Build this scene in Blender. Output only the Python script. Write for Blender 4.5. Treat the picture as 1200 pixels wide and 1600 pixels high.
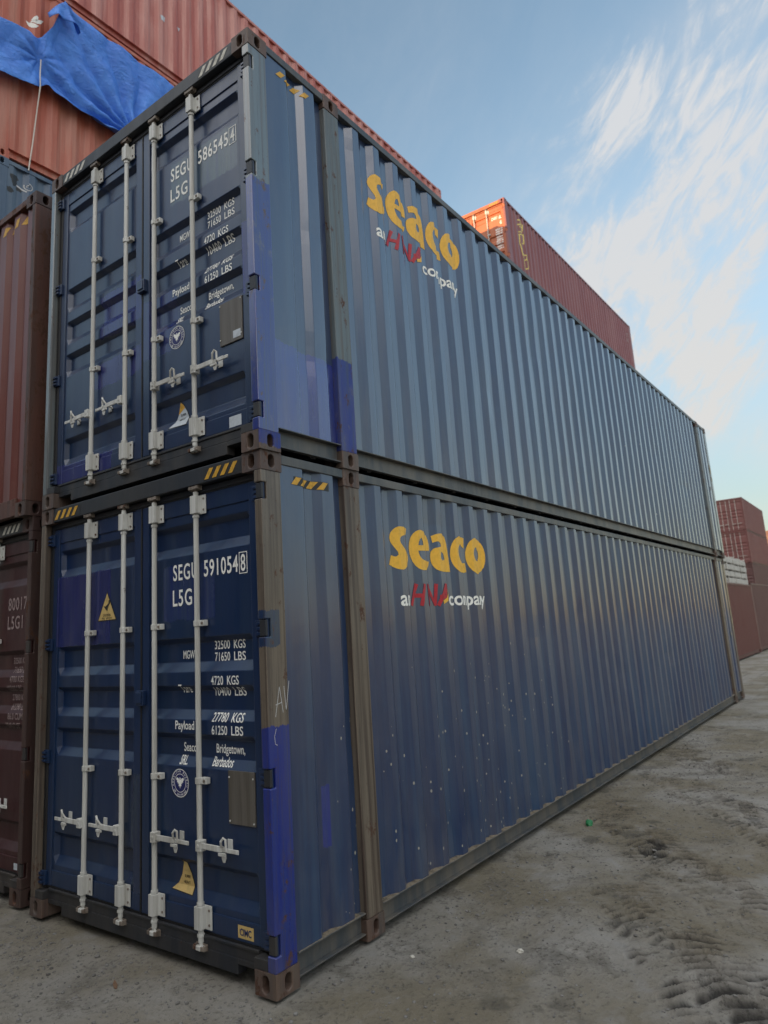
import bpy, bmesh, math, random
import numpy as np
from mathutils import Vector, Matrix, noise
R = math.radians
scene = bpy.context.scene
for _o in list(bpy.data.objects): bpy.data.objects.remove(_o)
COL = scene.collection
rng = random.Random(7)

# ------------------------------------------------------------------ camera
CAM = Vector((-2.7937, -2.8462, 1.7944))
RT = Vector((0.59194366, -0.80351345, -0.06299874))
DN = Vector((0.11903826, 0.164466, -0.97917354))
FW = Vector((0.79714026, 0.57211631, 0.19300345))
cd = bpy.data.cameras.new('camera')
cam = bpy.data.objects.new('camera', cd); COL.objects.link(cam)
UP = -DN; BK = -FW
cam.matrix_world = Matrix(((RT.x, UP.x, BK.x, CAM.x), (RT.y, UP.y, BK.y, CAM.y), (RT.z, UP.z, BK.z, CAM.z), (0, 0, 0, 1)))
cd.sensor_fit = 'VERTICAL'; cd.sensor_height = 36.0; cd.lens = 1084.873 / 1600 * 36
cd.shift_x = 6.289 / 1600; cd.shift_y = -24.963 / 1600
cd.clip_start = 0.05; cd.clip_end = 3000
cd.dof.use_dof = True; cd.dof.focus_distance = 4.6; cd.dof.aperture_fstop = 24.41 / 1000 / 0.0105
scene.camera = cam

# ------------------------------------------------------------------ light
SUN_EL, SUN_AZ = R(6.4), R(14)          # azimuth turned from -X towards +Y
sdir = Vector((-math.cos(SUN_AZ) * math.cos(SUN_EL), math.sin(SUN_AZ) * math.cos(SUN_EL), math.sin(SUN_EL)))
sl = bpy.data.lights.new('sun', 'SUN'); sl.energy = 3.0; sl.angle = R(0.5); sl.color = (1.0, 0.58, 0.28)
so = bpy.data.objects.new('sun', sl); COL.objects.link(so)
so.rotation_mode = 'QUATERNION'; so.rotation_quaternion = sdir.to_track_quat('Z', 'Y'); so.location = (-30, 10, 30)
scene.view_settings.view_transform = 'Standard'; scene.view_settings.look = 'None'
scene.view_settings.gamma = 1; scene.view_settings.exposure = 1.3
SKY_K = 0.15
w = bpy.data.worlds.new('World'); scene.world = w; w.use_nodes = True
nt = w.node_tree; N = nt.nodes; Lk = nt.links; N.clear()
def nd(t, **kw):
    n = N.new(t)
    for k, v in kw.items(): setattr(n, k, v)
    return n
def mth(op, a, b=None, c=None, clamp=False):
    n = N.new('ShaderNodeMath'); n.operation = op; n.use_clamp = clamp
    for i, q in enumerate((a, b, c)):
        if q is None: continue
        if isinstance(q, (int, float)): n.inputs[i].default_value = q
        else: Lk.new(q, n.inputs[i])
    return n.outputs[0]
sky = nd('ShaderNodeTexSky', sky_type='NISHITA', sun_disc=False)
sky.sun_elevation = SUN_EL; sky.sun_rotation = math.atan2(sdir.x, sdir.y)
sky.air_density = 1.0; sky.dust_density = 0.6; sky.ozone_density = 1.6; sky.altitude = 50
tc = nd('ShaderNodeTexCoord'); sep = nd('ShaderNodeSeparateXYZ'); Lk.new(tc.outputs['Generated'], sep.inputs[0])
zc = mth('MAXIMUM', mth('ADD', sep.outputs[2], 0.12), 0.03)
comb = nd('ShaderNodeCombineXYZ'); Lk.new(mth('DIVIDE', sep.outputs[0], zc), comb.inputs[0]); Lk.new(mth('DIVIDE', sep.outputs[1], zc), comb.inputs[1])
def noi(vec, scale, detail=8, rough=.6, dist=0, rot=0, sc=(1, 1, 1), loc=(0, 0, 0)):
    mp = nd('ShaderNodeMapping'); mp.inputs['Rotation'].default_value = (0, 0, rot); mp.inputs['Scale'].default_value = sc; mp.inputs['Location'].default_value = loc
    Lk.new(vec, mp.inputs[0]); n = nd('ShaderNodeTexNoise'); n.inputs['Scale'].default_value = scale; n.inputs['Detail'].default_value = detail
    n.inputs['Roughness'].default_value = rough; n.inputs['Distortion'].default_value = dist; Lk.new(mp.outputs[0], n.inputs['Vector']); return n.outputs[0]
def rmp(v, lo, hi, a=0., b=1.):
    n = nd('ShaderNodeMapRange'); n.interpolation_type = 'SMOOTHSTEP'; n.inputs[1].default_value = lo; n.inputs[2].default_value = hi; n.inputs[3].default_value = a; n.inputs[4].default_value = b
    Lk.new(v, n.inputs[0]); return n.outputs[0]
def pdir(u, v):
    d = RT * ((u - 593.711) / 1084.873) + DN * ((v - 775.037) / 1084.873) + FW; return d.normalized()
_a = pdir(900, 470); _b = pdir(1160, 20); AX = (_b - _a).normalized(); NM = _a.cross(_b).normalized(); TH = AX.cross(NM).normalized()
def dirdot(vv):
    n = nd('ShaderNodeVectorMath', operation='DOT_PRODUCT'); Lk.new(tc.outputs['Generated'], n.inputs[0]); n.inputs[1].default_value = vv; return n.outputs['Value']
cf = nd('ShaderNodeCombineXYZ'); Lk.new(dirdot(AX), cf.inputs[0]); Lk.new(dirdot(NM), cf.inputs[1]); Lk.new(dirdot(TH), cf.inputs[2])
n3 = noi(cf.outputs[0], 4.6, 12, .60, .8, 0, (1, 2.0, 1), (5.3, .7, 0)); n4 = noi(cf.outputs[0], 9.0, 9, .66, 1.6, R(12), (1, 3.2, 1))
n5 = noi(cf.outputs[0], 1.1, 3, .5, .3, 0, (1, 1.5, 1), (1.3, 8.7, 2))
n1 = noi(comb.outputs[0], 1.5, 10, .62, .6, R(20), (1, 2.4, 1), (3.1, 1.7, 0))
n2 = noi(comb.outputs[0], 5.0, 8, .65, 1.2, R(-30), (1, 2.0, 1))
wisps = mth('ADD', mth('MULTIPLY', n1, .65), mth('MULTIPLY', n2, .35)); streak_n = mth('ADD', mth('ADD', mth('MULTIPLY', n3, .52), mth('MULTIPLY', n4, .20)), mth('MULTIPLY', n5, .28))
# cloud banks: (u, v of the centre, second point of the long axis, half width in rad, strength)
banks = [((950, 175), (1160, 10), .065, 1.0), ((990, 200), (1090, 115), .030, .75), ((1010, 400), (1180, 290), .05, .55), ((950, 450), (1080, 350), .075, .75), ((1020, 490), (1110, 430), .065, 1.25), ((1060, 330), (1190, 200), .05, .6),
         ((1000, 545), (1080, 520), .050, .9), ((1080, 585), (1190, 560), .050, .8), ((1050, 650), (1190, 690), .045, .8), ((890, 380), (960, 440), .08, .55), ((640, 60), (700, 110), .12, .12), ((1150, 120), (1200, 260), .10, .5)]
acc = None
for (p, q, wd, st) in banks:
    a = pdir(*p); b = pdir(*q); ax = (b - a); ln = ax.length; ax.normalize(); mid = (a + b) * .5; mid.normalize()
    side = ax.cross(mid).normalized()
    def dotn(vv):
        n = nd('ShaderNodeVectorMath', operation='DOT_PRODUCT'); Lk.new(tc.outputs['Generated'], n.inputs[0]); n.inputs[1].default_value = vv; return n.outputs['Value']
    s1 = mth('DIVIDE', mth('SUBTRACT', dotn(ax), ax.dot(mid)), ln * .5 + wd)
    s2 = mth('DIVIDE', mth('SUBTRACT', dotn(side), side.dot(mid)), wd)
    r2 = mth('ADD', mth('MULTIPLY', s1, s1), mth('MULTIPLY', s2, s2))
    g = mth('EXPONENT', mth('MULTIPLY', r2, -1.3))
    fr = mth('GREATER_THAN', dotn(mid), 0)
    g = mth('MULTIPLY', mth('MULTIPLY', g, st), fr)
    acc = g if acc is None else mth('ADD', acc, g)
base_cov = mth('ADD', mth('MULTIPLY', rmp(sep.outputs[2], .75, .05), .30), .03)
cov = mth('ADD', mth('MULTIPLY', acc, .85), base_cov)
soft = mth('MULTIPLY', mth('MULTIPLY', mth('MINIMUM', acc, 1.0), .34), rmp(wisps, .34, .66, .45, 1.2))
veil = mth('MULTIPLY', rmp(sep.outputs[2], .75, .05, .05, .36), rmp(streak_n, .40, .62, .3, 1.2))
crisp = rmp(mth('ADD', streak_n, mth('MULTIPLY', mth('MINIMUM', acc, 1.0), .125)), .545, .672)
crisp = mth('MULTIPLY', mth('MULTIPLY', crisp, rmp(acc, .06, .55)), rmp(n4, .34, .62, .30, 1.05))
fac = mth('ADD', mth('ADD', soft, veil), mth('MULTIPLY', crisp, .80), clamp=True)
fac = mth('MULTIPLY', fac, rmp(sep.outputs[2], -.02, .06), clamp=True)
# keep the clear blue of the sky, let the low sky be paler
mixl = nd('ShaderNodeMix', data_type='RGBA'); Lk.new(fac, mixl.inputs[0])
hz_ = nd('ShaderNodeMix', data_type='RGBA'); Lk.new(rmp(sep.outputs[2], .0, .55), hz_.inputs[0]); hz_.inputs[6].default_value = (.45, .40, .405, 1); hz_.inputs[7].default_value = (1.20, 1.10, 1.00, 1)
skyg = nd('ShaderNodeMix', data_type='RGBA', blend_type='MULTIPLY'); skyg.inputs[0].default_value = 1; Lk.new(sky.outputs[0], skyg.inputs[6]); Lk.new(hz_.outputs[2], skyg.inputs[7])
Lk.new(skyg.outputs[2], mixl.inputs[6])
cc = nd('ShaderNodeMix', data_type='RGBA'); Lk.new(rmp(sep.outputs[2], .6, .1), cc.inputs[0]); cc.inputs[6].default_value = (1.86, 1.92, 2.00, 1); cc.inputs[7].default_value = (2.00, 1.98, 1.92, 1)
Lk.new(cc.outputs[2], mixl.inputs[7])
# added fill: unseen bright area of sky overhead, put in to brighten the surfaces
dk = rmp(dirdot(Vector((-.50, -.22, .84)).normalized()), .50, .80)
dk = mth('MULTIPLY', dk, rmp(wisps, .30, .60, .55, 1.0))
fill_sky = nd('ShaderNodeMix', data_type='RGBA'); Lk.new(dk, fill_sky.inputs[0]); Lk.new(mixl.outputs[2], fill_sky.inputs[6]); fill_sky.inputs[7].default_value = (6.0, 5.9, 5.8, 1)
mixl = fill_sky
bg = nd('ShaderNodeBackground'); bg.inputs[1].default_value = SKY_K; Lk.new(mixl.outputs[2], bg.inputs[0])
wo = nd('ShaderNodeOutputWorld'); Lk.new(bg.outputs[0], wo.inputs[0])

# ------------------------------------------------------------------ materials
def srgb(r, g, b):
    f = lambda c: (c / 255 / 12.92) if c / 255 <= .04045 else ((c / 255 + .055) / 1.055) ** 2.4
    return (f(r), f(g), f(b), 1)
class NT:
    def __init__(s, name):
        s.m = bpy.data.materials.new(name); s.m.use_nodes = True; s.t = s.m.node_tree; s.t.nodes.clear()
        s.out = s.n('ShaderNodeOutputMaterial'); s.p = s.n('ShaderNodeBsdfPrincipled'); s.l(s.p.outputs[0], s.out.inputs[0])
        s.tc = s.n('ShaderNodeTexCoord'); s.pos = s.tc.outputs['Object']; s.xyz = None
    def n(s, t, **kw):
        q = s.t.nodes.new(t)
        for k, v in kw.items(): setattr(q, k, v)
        return q
    def l(s, a, b): s.t.links.new(a, b)
    def set(s, sock, v):
        if isinstance(v, (int, float, tuple, list)): sock.default_value = v
        else: s.l(v, sock)
    def noise(s, scale, sc=(1, 1, 1), detail=5, rough=.55, dist=0, loc=(0, 0, 0)):
        mp = s.n('ShaderNodeMapping'); mp.inputs['Scale'].default_value = sc; mp.inputs['Location'].default_value = loc; s.l(s.pos, mp.inputs[0])
        q = s.n('ShaderNodeTexNoise'); q.inputs['Scale'].default_value = scale; q.inputs['Detail'].default_value = detail; q.inputs['Roughness'].default_value = rough; q.inputs['Distortion'].default_value = dist
        s.l(mp.outputs[0], q.inputs['Vector']); return q.outputs[0]
    def vor(s, scale, sc=(1, 1, 1)):
        mp = s.n('ShaderNodeMapping'); mp.inputs['Scale'].default_value = sc; s.l(s.pos, mp.inputs[0])
        q = s.n('ShaderNodeTexVoronoi'); q.inputs['Scale'].default_value = scale; s.l(mp.outputs[0], q.inputs['Vector']); return q
    def math(s, op, a, b=None, clamp=False):
        q = s.n('ShaderNodeMath'); q.operation = op; q.use_clamp = clamp
        s.set(q.inputs[0], a)
        if b is not None: s.set(q.inputs[1], b)
        return q.outputs[0]
    def ramp(s, v, lo, hi, a=0., b=1.):
        q = s.n('ShaderNodeMapRange'); q.interpolation_type = 'SMOOTHSTEP'
        for i, x in ((1, lo), (2, hi), (3, a), (4, b)): q.inputs[i].default_value = x
        s.l(v, q.inputs[0]); return q.outputs[0]
    def mix(s, f, a, b):
        q = s.n('ShaderNodeMix', data_type='RGBA'); s.set(q.inputs[0], f); s.set(q.inputs[6], a); s.set(q.inputs[7], b); return q.outputs[2]
    def ax(s, i):
        if s.xyz is None:
            s.xyz = s.n('ShaderNodeSeparateXYZ'); s.l(s.pos, s.xyz.inputs[0])
        return s.xyz.outputs[i]
def paint(name, c1, c2, streak=.5, rust=.1, dirt=0.3, rough=.36, bump=.25, patches=(), spots=None, rustcol=(.11, .045, .022, 1), band=8, seed=0, facing_end=False, spec=.5, metal=0.0, dents=.5, coat=0.0, grain=.22):
    """Weathered container paint: vertical streaks, chalky fading, rust spots, road dust near the bottom, touched-up patches."""
    t = NT(name); sd = (seed * 3.7, seed * 1.3, seed * 2.1)
    st = t.noise(1.0, (band, band, .35), 6, .6, loc=sd)
    big = t.noise(.9, (1, 1, .6), 4, .6, loc=sd)
    col = t.mix(t.math('MULTIPLY', t.ramp(st, .42, .66), streak), c1, c2)
    col = t.mix(t.math('MULTIPLY', t.ramp(big, .45, .7), streak * .7), col, c2)
    pm = None
    for (x0, x1, y0, y1, z0, z1, pc) in patches:
        wob = t.math('ADD', t.math('MULTIPLY', t.math('SUBTRACT', t.noise(5, (2, 2, 1), 4), .5), .05), t.math('MULTIPLY', t.math('SUBTRACT', t.noise(60, (1, 1, .02), 3), .5), .035))
        f = None
        for i, (lo, hi) in enumerate(((x0, x1), (y0, y1), (z0, z1))):
            v = t.math('ADD', t.ax(i), wob) if i == 2 else t.ax(i)
            g = t.math('MULTIPLY', t.ramp(v, lo - .003, lo + .003), t.ramp(v, hi - .003, hi + .003, 1., 0.))
            f = g if f is None else t.math('MULTIPLY', f, g)
        chips = t.ramp(t.noise(26, (1, 1, .35), 5, .7), .66, .72, 1., 0.25)
        roll = t.mix(t.ramp(t.noise(24, (1, 1, .06), 5, .65), .35, .7), pc, (pc[0] * 1.5 + .004, pc[1] * 1.5 + .004, pc[2] * .95, 1))
        f = t.math('MULTIPLY', f, chips); pm = f if pm is None else t.math('ADD', pm, f)
        col = t.mix(f, col, roll)
    gr = t.noise(1.0, (95, 95, 2.2), 5, .65, loc=sd); blot = t.noise(13, (1, 1, .7), 5, .7, loc=sd)
    col = t.mix(t.math('MULTIPLY', t.ramp(gr, .50, .68), grain), col, (c1[0] * .35, c1[1] * .35, c1[2] * .38, 1))
    col = t.mix(t.math('MULTIPLY', t.ramp(blot, .54, .74), grain * .8), col, (c2[0] * 1.35, c2[1] * 1.35, c2[2] * 1.35, 1))
    # dust carried up from the ground and held in streaks
    if dirt > 0:
        low = t.ramp(t.ax(2), .05, .9, 1., 0.)
        dn = t.ramp(t.noise(2.5, (3, 3, .5), 6, .65, loc=sd), .38, .68)
        df = t.math('MULTIPLY', t.math('ADD', t.math('MULTIPLY', low, .55), .35), t.math('MULTIPLY', dn, dirt))
        col = t.mix(df, col, srgb(112, 104, 92))
    if rust > 0:
        rn = t.noise(7, (1.4, 1.4, .8), 9, .72, loc=sd)
        rf = t.ramp(rn, .72 - rust * .42, .79 - rust * .42)
        rc = t.mix(t.noise(30, detail=4), rustcol, (rustcol[0] * .35, rustcol[1] * .4, rustcol[2] * .5, 1))
        col = t.mix(rf, col, rc)
        runs = t.math('MULTIPLY', t.ramp(t.noise(1.0, (22, 22, .8), 4, .6, loc=(sd[1], sd[0], 0)), .66, .78), min(1., rust * 2.2))
        col = t.mix(t.math('MULTIPLY', runs, .6), col, (rustcol[0] * .8, rustcol[1] * .8, rustcol[2] * .8, 1))
    else:
        rf = None
    if spots:
        x0, x1, z0, z1, den = spots
        v = t.vor(34, (1, 0, .65)); cl = t.n('ShaderNodeSeparateColor'); t.l(v.outputs['Color'], cl.inputs[0])
        reg = t.math('MULTIPLY', t.math('MULTIPLY', t.ramp(t.ax(0), x0, x0 + .3), t.ramp(t.ax(0), x1 - 1.6, x1, 1., 0.)), t.math('MULTIPLY', t.ramp(t.ax(2), z0, z0 + .3), t.ramp(t.ax(2), z1 - .7, z1, 1., 0.)))
        pick = t.math('LESS_THAN', cl.outputs[0], t.math('MULTIPLY', reg, den))
        rad = t.math('MULTIPLY', t.math('POWER', cl.outputs[1], 2.6), .24)
        col = t.mix(t.math('MULTIPLY', t.math('MULTIPLY', pick, t.math('LESS_THAN', v.outputs['Distance'], rad)), .8), col, srgb(168, 164, 150))
    t.l(col, t.p.inputs['Base Color'])
    rg = t.math('ADD', t.math('MULTIPLY', t.noise(5, (2, 2, .4), 6, .6, loc=sd), .28), rough - .14)
    if rf is not None: rg = t.math('ADD', rg, t.math('MULTIPLY', rf, .35))
    if patches and coat: rg = t.math('SUBTRACT', rg, t.math('MULTIPLY', pm, .10, True), True)
    t.l(rg, t.p.inputs['Roughness'])
    t.p.inputs['Specular IOR Level'].default_value = spec; t.p.inputs['Metallic'].default_value = metal
    if coat: t.p.inputs['Coat Weight'].default_value = coat; t.l(t.math('ADD', t.math('MULTIPLY', t.noise(4, (2.5, 2.5, .5), 6, .65, loc=sd), .30), -.02), t.p.inputs['Coat Roughness']); t.p.inputs['Coat IOR'].default_value = 1.95
    b1 = t.n('ShaderNodeBump'); b1.inputs['Strength'].default_value = bump; b1.inputs['Distance'].default_value = .002; t.l(t.noise(70, (1, 1, .6), 6, .7), b1.inputs['Height'])
    b2 = t.n('ShaderNodeBump'); b2.inputs['Strength'].default_value = dents; b2.inputs['Distance'].default_value = .02; t.l(t.noise(1.6, (2.2, 2.2, .9), 2, .4, loc=sd), b2.inputs['Height'])
    t.l(b1.outputs[0], b2.inputs['Normal']); t.l(b2.outputs[0], t.p.inputs['Normal'])
    return t.m
def plain(name, c, rough=.5, var=.25, scale=20, metal=0., spec=.5, c2=None, bump=.15):
    t = NT(name); nn = t.noise(scale, detail=6, rough=.65)
    dark = c2 or (c[0] * (1 - var * 1.6), c[1] * (1 - var * 1.6), c[2] * (1 - var * 1.6), 1)
    t.l(t.mix(t.ramp(nn, .4, .72), c, dark), t.p.inputs['Base Color'])
    t.l(t.math('ADD', t.math('MULTIPLY', nn, .2), rough - .1), t.p.inputs['Roughness'])
    t.p.inputs['Metallic'].default_value = metal; t.p.inputs['Specular IOR Level'].default_value = spec
    b = t.n('ShaderNodeBump'); b.inputs['Strength'].default_value = bump; b.inputs['Distance'].default_value = .002; t.l(t.noise(90, detail=4), b.inputs['Height']); t.l(b.outputs[0], t.p.inputs['Normal'])
    return t.m
NAVY = (.007, .025, .085, 1); NAVY2 = (.025, .062, .128, 1); ULTRA = (.008, .022, .20, 1)
M = {}
M['lettering'] = plain('white_stencil_paint', srgb(240, 240, 234), .6, .12, 60)
M['lettering_grey'] = plain('faded_stencil_paint', srgb(150, 132, 130), .7, .2, 60)
M['yellow'] = plain('yellow_paint', (.80, .45, .045, 1), .5, .10, 30)
M['red'] = plain('red_paint', (.42, .018, .03, 1), .5, .15, 30)
M['stripe_yellow'] = plain('yellow_stripe_tape', (.62, .34, .03, 1), .5, .22, 40)
M['stripe_black'] = plain('black_stripe_tape', (.02, .02, .02, 1), .5, .1, 40)
M['stripe_white'] = plain('white_stripe_tape', srgb(200, 196, 182), .5, .25, 40)
M['sticker_yellow'] = plain('yellow_sticker', (.60, .43, .16, 1), .5, .15, 25)
M['sticker_white'] = plain('white_sticker', srgb(190, 198, 205), .5, .12, 25)
M['ink'] = plain('black_ink', (.02, .018, .015, 1), .6, .1)
M['ink_blue'] = plain('blue_ink', (.015, .03, .12, 1), .5, .1)
M['emblem_blue'] = plain('blue_emblem_vinyl', (.012, .018, .12, 1), .5, .1)
M['chalk'] = plain('chalk_marker', srgb(200, 200, 200), .8, .1)
M['rod'] = paint('galvanised_rod_paint', srgb(206, 207, 203), srgb(150, 146, 136), .6, .17, .15, .5, .3, band=20, dents=0)
M['cam'] = paint('rusty_cam_steel', srgb(135, 125, 115), srgb(70, 58, 50), .8, .45, .3, .6, .5, band=20, dents=0)
M['gasket'] = plain('black_rubber_gasket', (.012, .012, .013, 1), .6, .3)
M['plate'] = paint('dull_data_plate_metal', srgb(98, 94, 88), srgb(70, 64, 56), .7, .1, .4, .45, .4, band=14, dents=0)
M['dark_void'] = plain('slot_shade_black', (.012, .011, .011, 1), .9, .3)
M['dust'] = plain('ochre_dust', (.17, .14, .10, 1), .95, .4, 40)
M['timber'] = plain('plywood_floor_edge', (.05, .035, .025, 1), .8, .3)

# ------------------------------------------------------------------ mesh helpers
class MB:
    def __init__(s): s.v = []; s.f = []
    def add(s, vs, fs):
        o = len(s.v); s.v += [tuple(v) for v in vs]; s.f += [tuple(i + o for i in f) for f in fs]
    def box(s, x0, x1, y0, y1, z0, z1):
        s.add([(x0, y0, z0), (x1, y0, z0), (x1, y1, z0), (x0, y1, z0), (x0, y0, z1), (x1, y0, z1), (x1, y1, z1), (x0, y1, z1)],
              [(0, 3, 2, 1), (4, 5, 6, 7), (0, 1, 5, 4), (1, 2, 6, 5), (2, 3, 7, 6), (3, 0, 4, 7)])
    def obox(s, c, hx, hy, hz):   # centre + three half-axis vectors
        c = Vector(c); hx, hy, hz = Vector(hx), Vector(hy), Vector(hz)
        vs = [c + a * hx + b * hy + d * hz for d in (-1, 1) for (a, b) in ((-1, -1), (1, -1), (1, 1), (-1, 1))]
        s.add(vs, [(0, 3, 2, 1), (4, 5, 6, 7), (0, 1, 5, 4), (1, 2, 6, 5), (2, 3, 7, 6), (3, 0, 4, 7)])
    def sheet(s, prof, axis_fn, ts):
        """strip surface: prof list of points, axis_fn(p,t)->xyz"""
        n = len(prof); vs = [axis_fn(p, t) for t in ts for p in prof]
        fs = [(j * n + i, j * n + i + 1, (j + 1) * n + i + 1, (j + 1) * n + i) for j in range(len(ts) - 1) for i in range(n - 1)]
        s.add(vs, fs)
    def tube(s, pts, r, n=12, cap=True):
        pts = [Vector(p) for p in pts]; rr = r if isinstance(r, (list, tuple)) else [r] * len(pts)
        vs = []; up = None
        for i, p in enumerate(pts):
            d = (pts[min(i + 1, len(pts) - 1)] - pts[max(i - 1, 0)]).normalized()
            if up is None:
                up = Vector((0, 0, 1)) if abs(d.z) < .9 else Vector((1, 0, 0))
            a = d.cross(up).normalized(); b = a.cross(d).normalized(); up = b
            for k in range(n):
                t = 2 * math.pi * k / n; vs.append(p + (a * math.cos(t) + b * math.sin(t)) * rr[i])
        fs = [(j * n + k, j * n + (k + 1) % n, (j + 1) * n + (k + 1) % n, (j + 1) * n + k) for j in range(len(pts) - 1) for k in range(n)]
        if cap: fs += [tuple(range(n - 1, -1, -1)), tuple((len(pts) - 1) * n + k for k in range(n))]
        s.add(vs, fs)
    def prism(s, poly, o, u, v, nrm, th):   # 2D polygon extruded
        o, u, v, nrm = Vector(o), Vector(u), Vector(v), Vector(nrm); n = len(poly)
        a = [o + u * p[0] + v * p[1] for p in poly]; b = [q + nrm * th for q in a]
        s.add(a + b, [tuple(range(n - 1, -1, -1)), tuple(range(n, 2 * n))] + [(i, (i + 1) % n, n + (i + 1) % n, n + i) for i in range(n)])
    def holed(s, o, u, v, nrm, W, Hh, hw, hh, depth, ou=0, ov=0, n=20):
        """rectangular face W x Hh (from corner o along u, v) with a stadium hole hw x hh sunk by depth against nrm"""
        o, u, v, nrm = Vector(o), Vector(u), Vector(v), Vector(nrm); cu, cv = W / 2 + ou, Hh / 2 + ov
        ring = []; outer = []
        for k in range(n):
            t = 2 * math.pi * (k + .5) / n; cx, sx = math.cos(t), math.sin(t)
            r = min(hw, hh) / 2; ex = max(0, hw / 2 - r); ey = max(0, hh / 2 - r)
            ring.append((cu + cx * r + math.copysign(ex, cx), cv + sx * r + math.copysign(ey, sx)))
        # outer points by projecting to the rectangle
        for (a, b) in ring:
            dx, dy = a - cu, b - cv
            k1 = ((W - cu) if dx > 0 else cu) / max(abs(dx), 1e-9); k2 = ((Hh - cv) if dy > 0 else cv) / max(abs(dy), 1e-9); k = min(k1, k2)
            outer.append([cu + dx * k, cv + dy * k])
        for (a, b) in ((0, 0), (W, 0), (W, Hh), (0, Hh)):
            best = min(range(n), key=lambda i: (outer[i][0] - a) ** 2 + (outer[i][1] - b) ** 2); outer[best] = [a, b]
        P = lambda q, d=0: o + u * q[0] + v * q[1] - nrm * d
        vs = [P(q) for q in outer] + [P(q) for q in ring] + [P(q, depth) for q in ring]
        fs = []
        for k in range(n):
            j = (k + 1) % n; fs += [(k, j, n + j, n + k), (n + k, n + j, 2 * n + j, 2 * n + k)]
        fs.append(tuple(range(2 * n, 3 * n)))
        s.add(vs, fs)
    def build(s, name, mat, parent=None, bevel=0, smooth=False, merge=False, seg=2, ang=40):
        me = bpy.data.meshes.new(name); me.from_pydata(s.v, [], s.f); me.update()
        bm = bmesh.new(); bm.from_mesh(me)
        if merge: bmesh.ops.remove_doubles(bm, verts=bm.verts, dist=1e-5)
        bmesh.ops.recalc_face_normals(bm, faces=bm.faces); bm.to_mesh(me); bm.free()
        o = bpy.data.objects.new(name, me); COL.objects.link(o)
        if isinstance(mat, str): mat = M[mat]
        me.materials.append(mat)
        if smooth:
            for p in me.polygons: p.use_smooth = True
            if hasattr(me, 'set_sharp_from_angle'): me.set_sharp_from_angle(angle=R(35))
        if parent: o.parent = parent
        if bevel:
            b = o.modifiers.new('bevel', 'BEVEL'); b.width = bevel; b.segments = seg; b.limit_method = 'ANGLE'; b.angle_limit = R(ang)
            b.harden_normals = False
        return o
def tag(o, label=None, cat=None, group=None, kind=None):
    for k, v in (('label', label), ('category', cat), ('group', group), ('kind', kind)):
        if v: o[k] = v
    return o
def empty(name, loc, rz=0):
    o = bpy.data.objects.new(name, None); COL.objects.link(o); o.location = loc; o.rotation_euler = (0, 0, rz); o.empty_display_size = .3; return o

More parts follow.
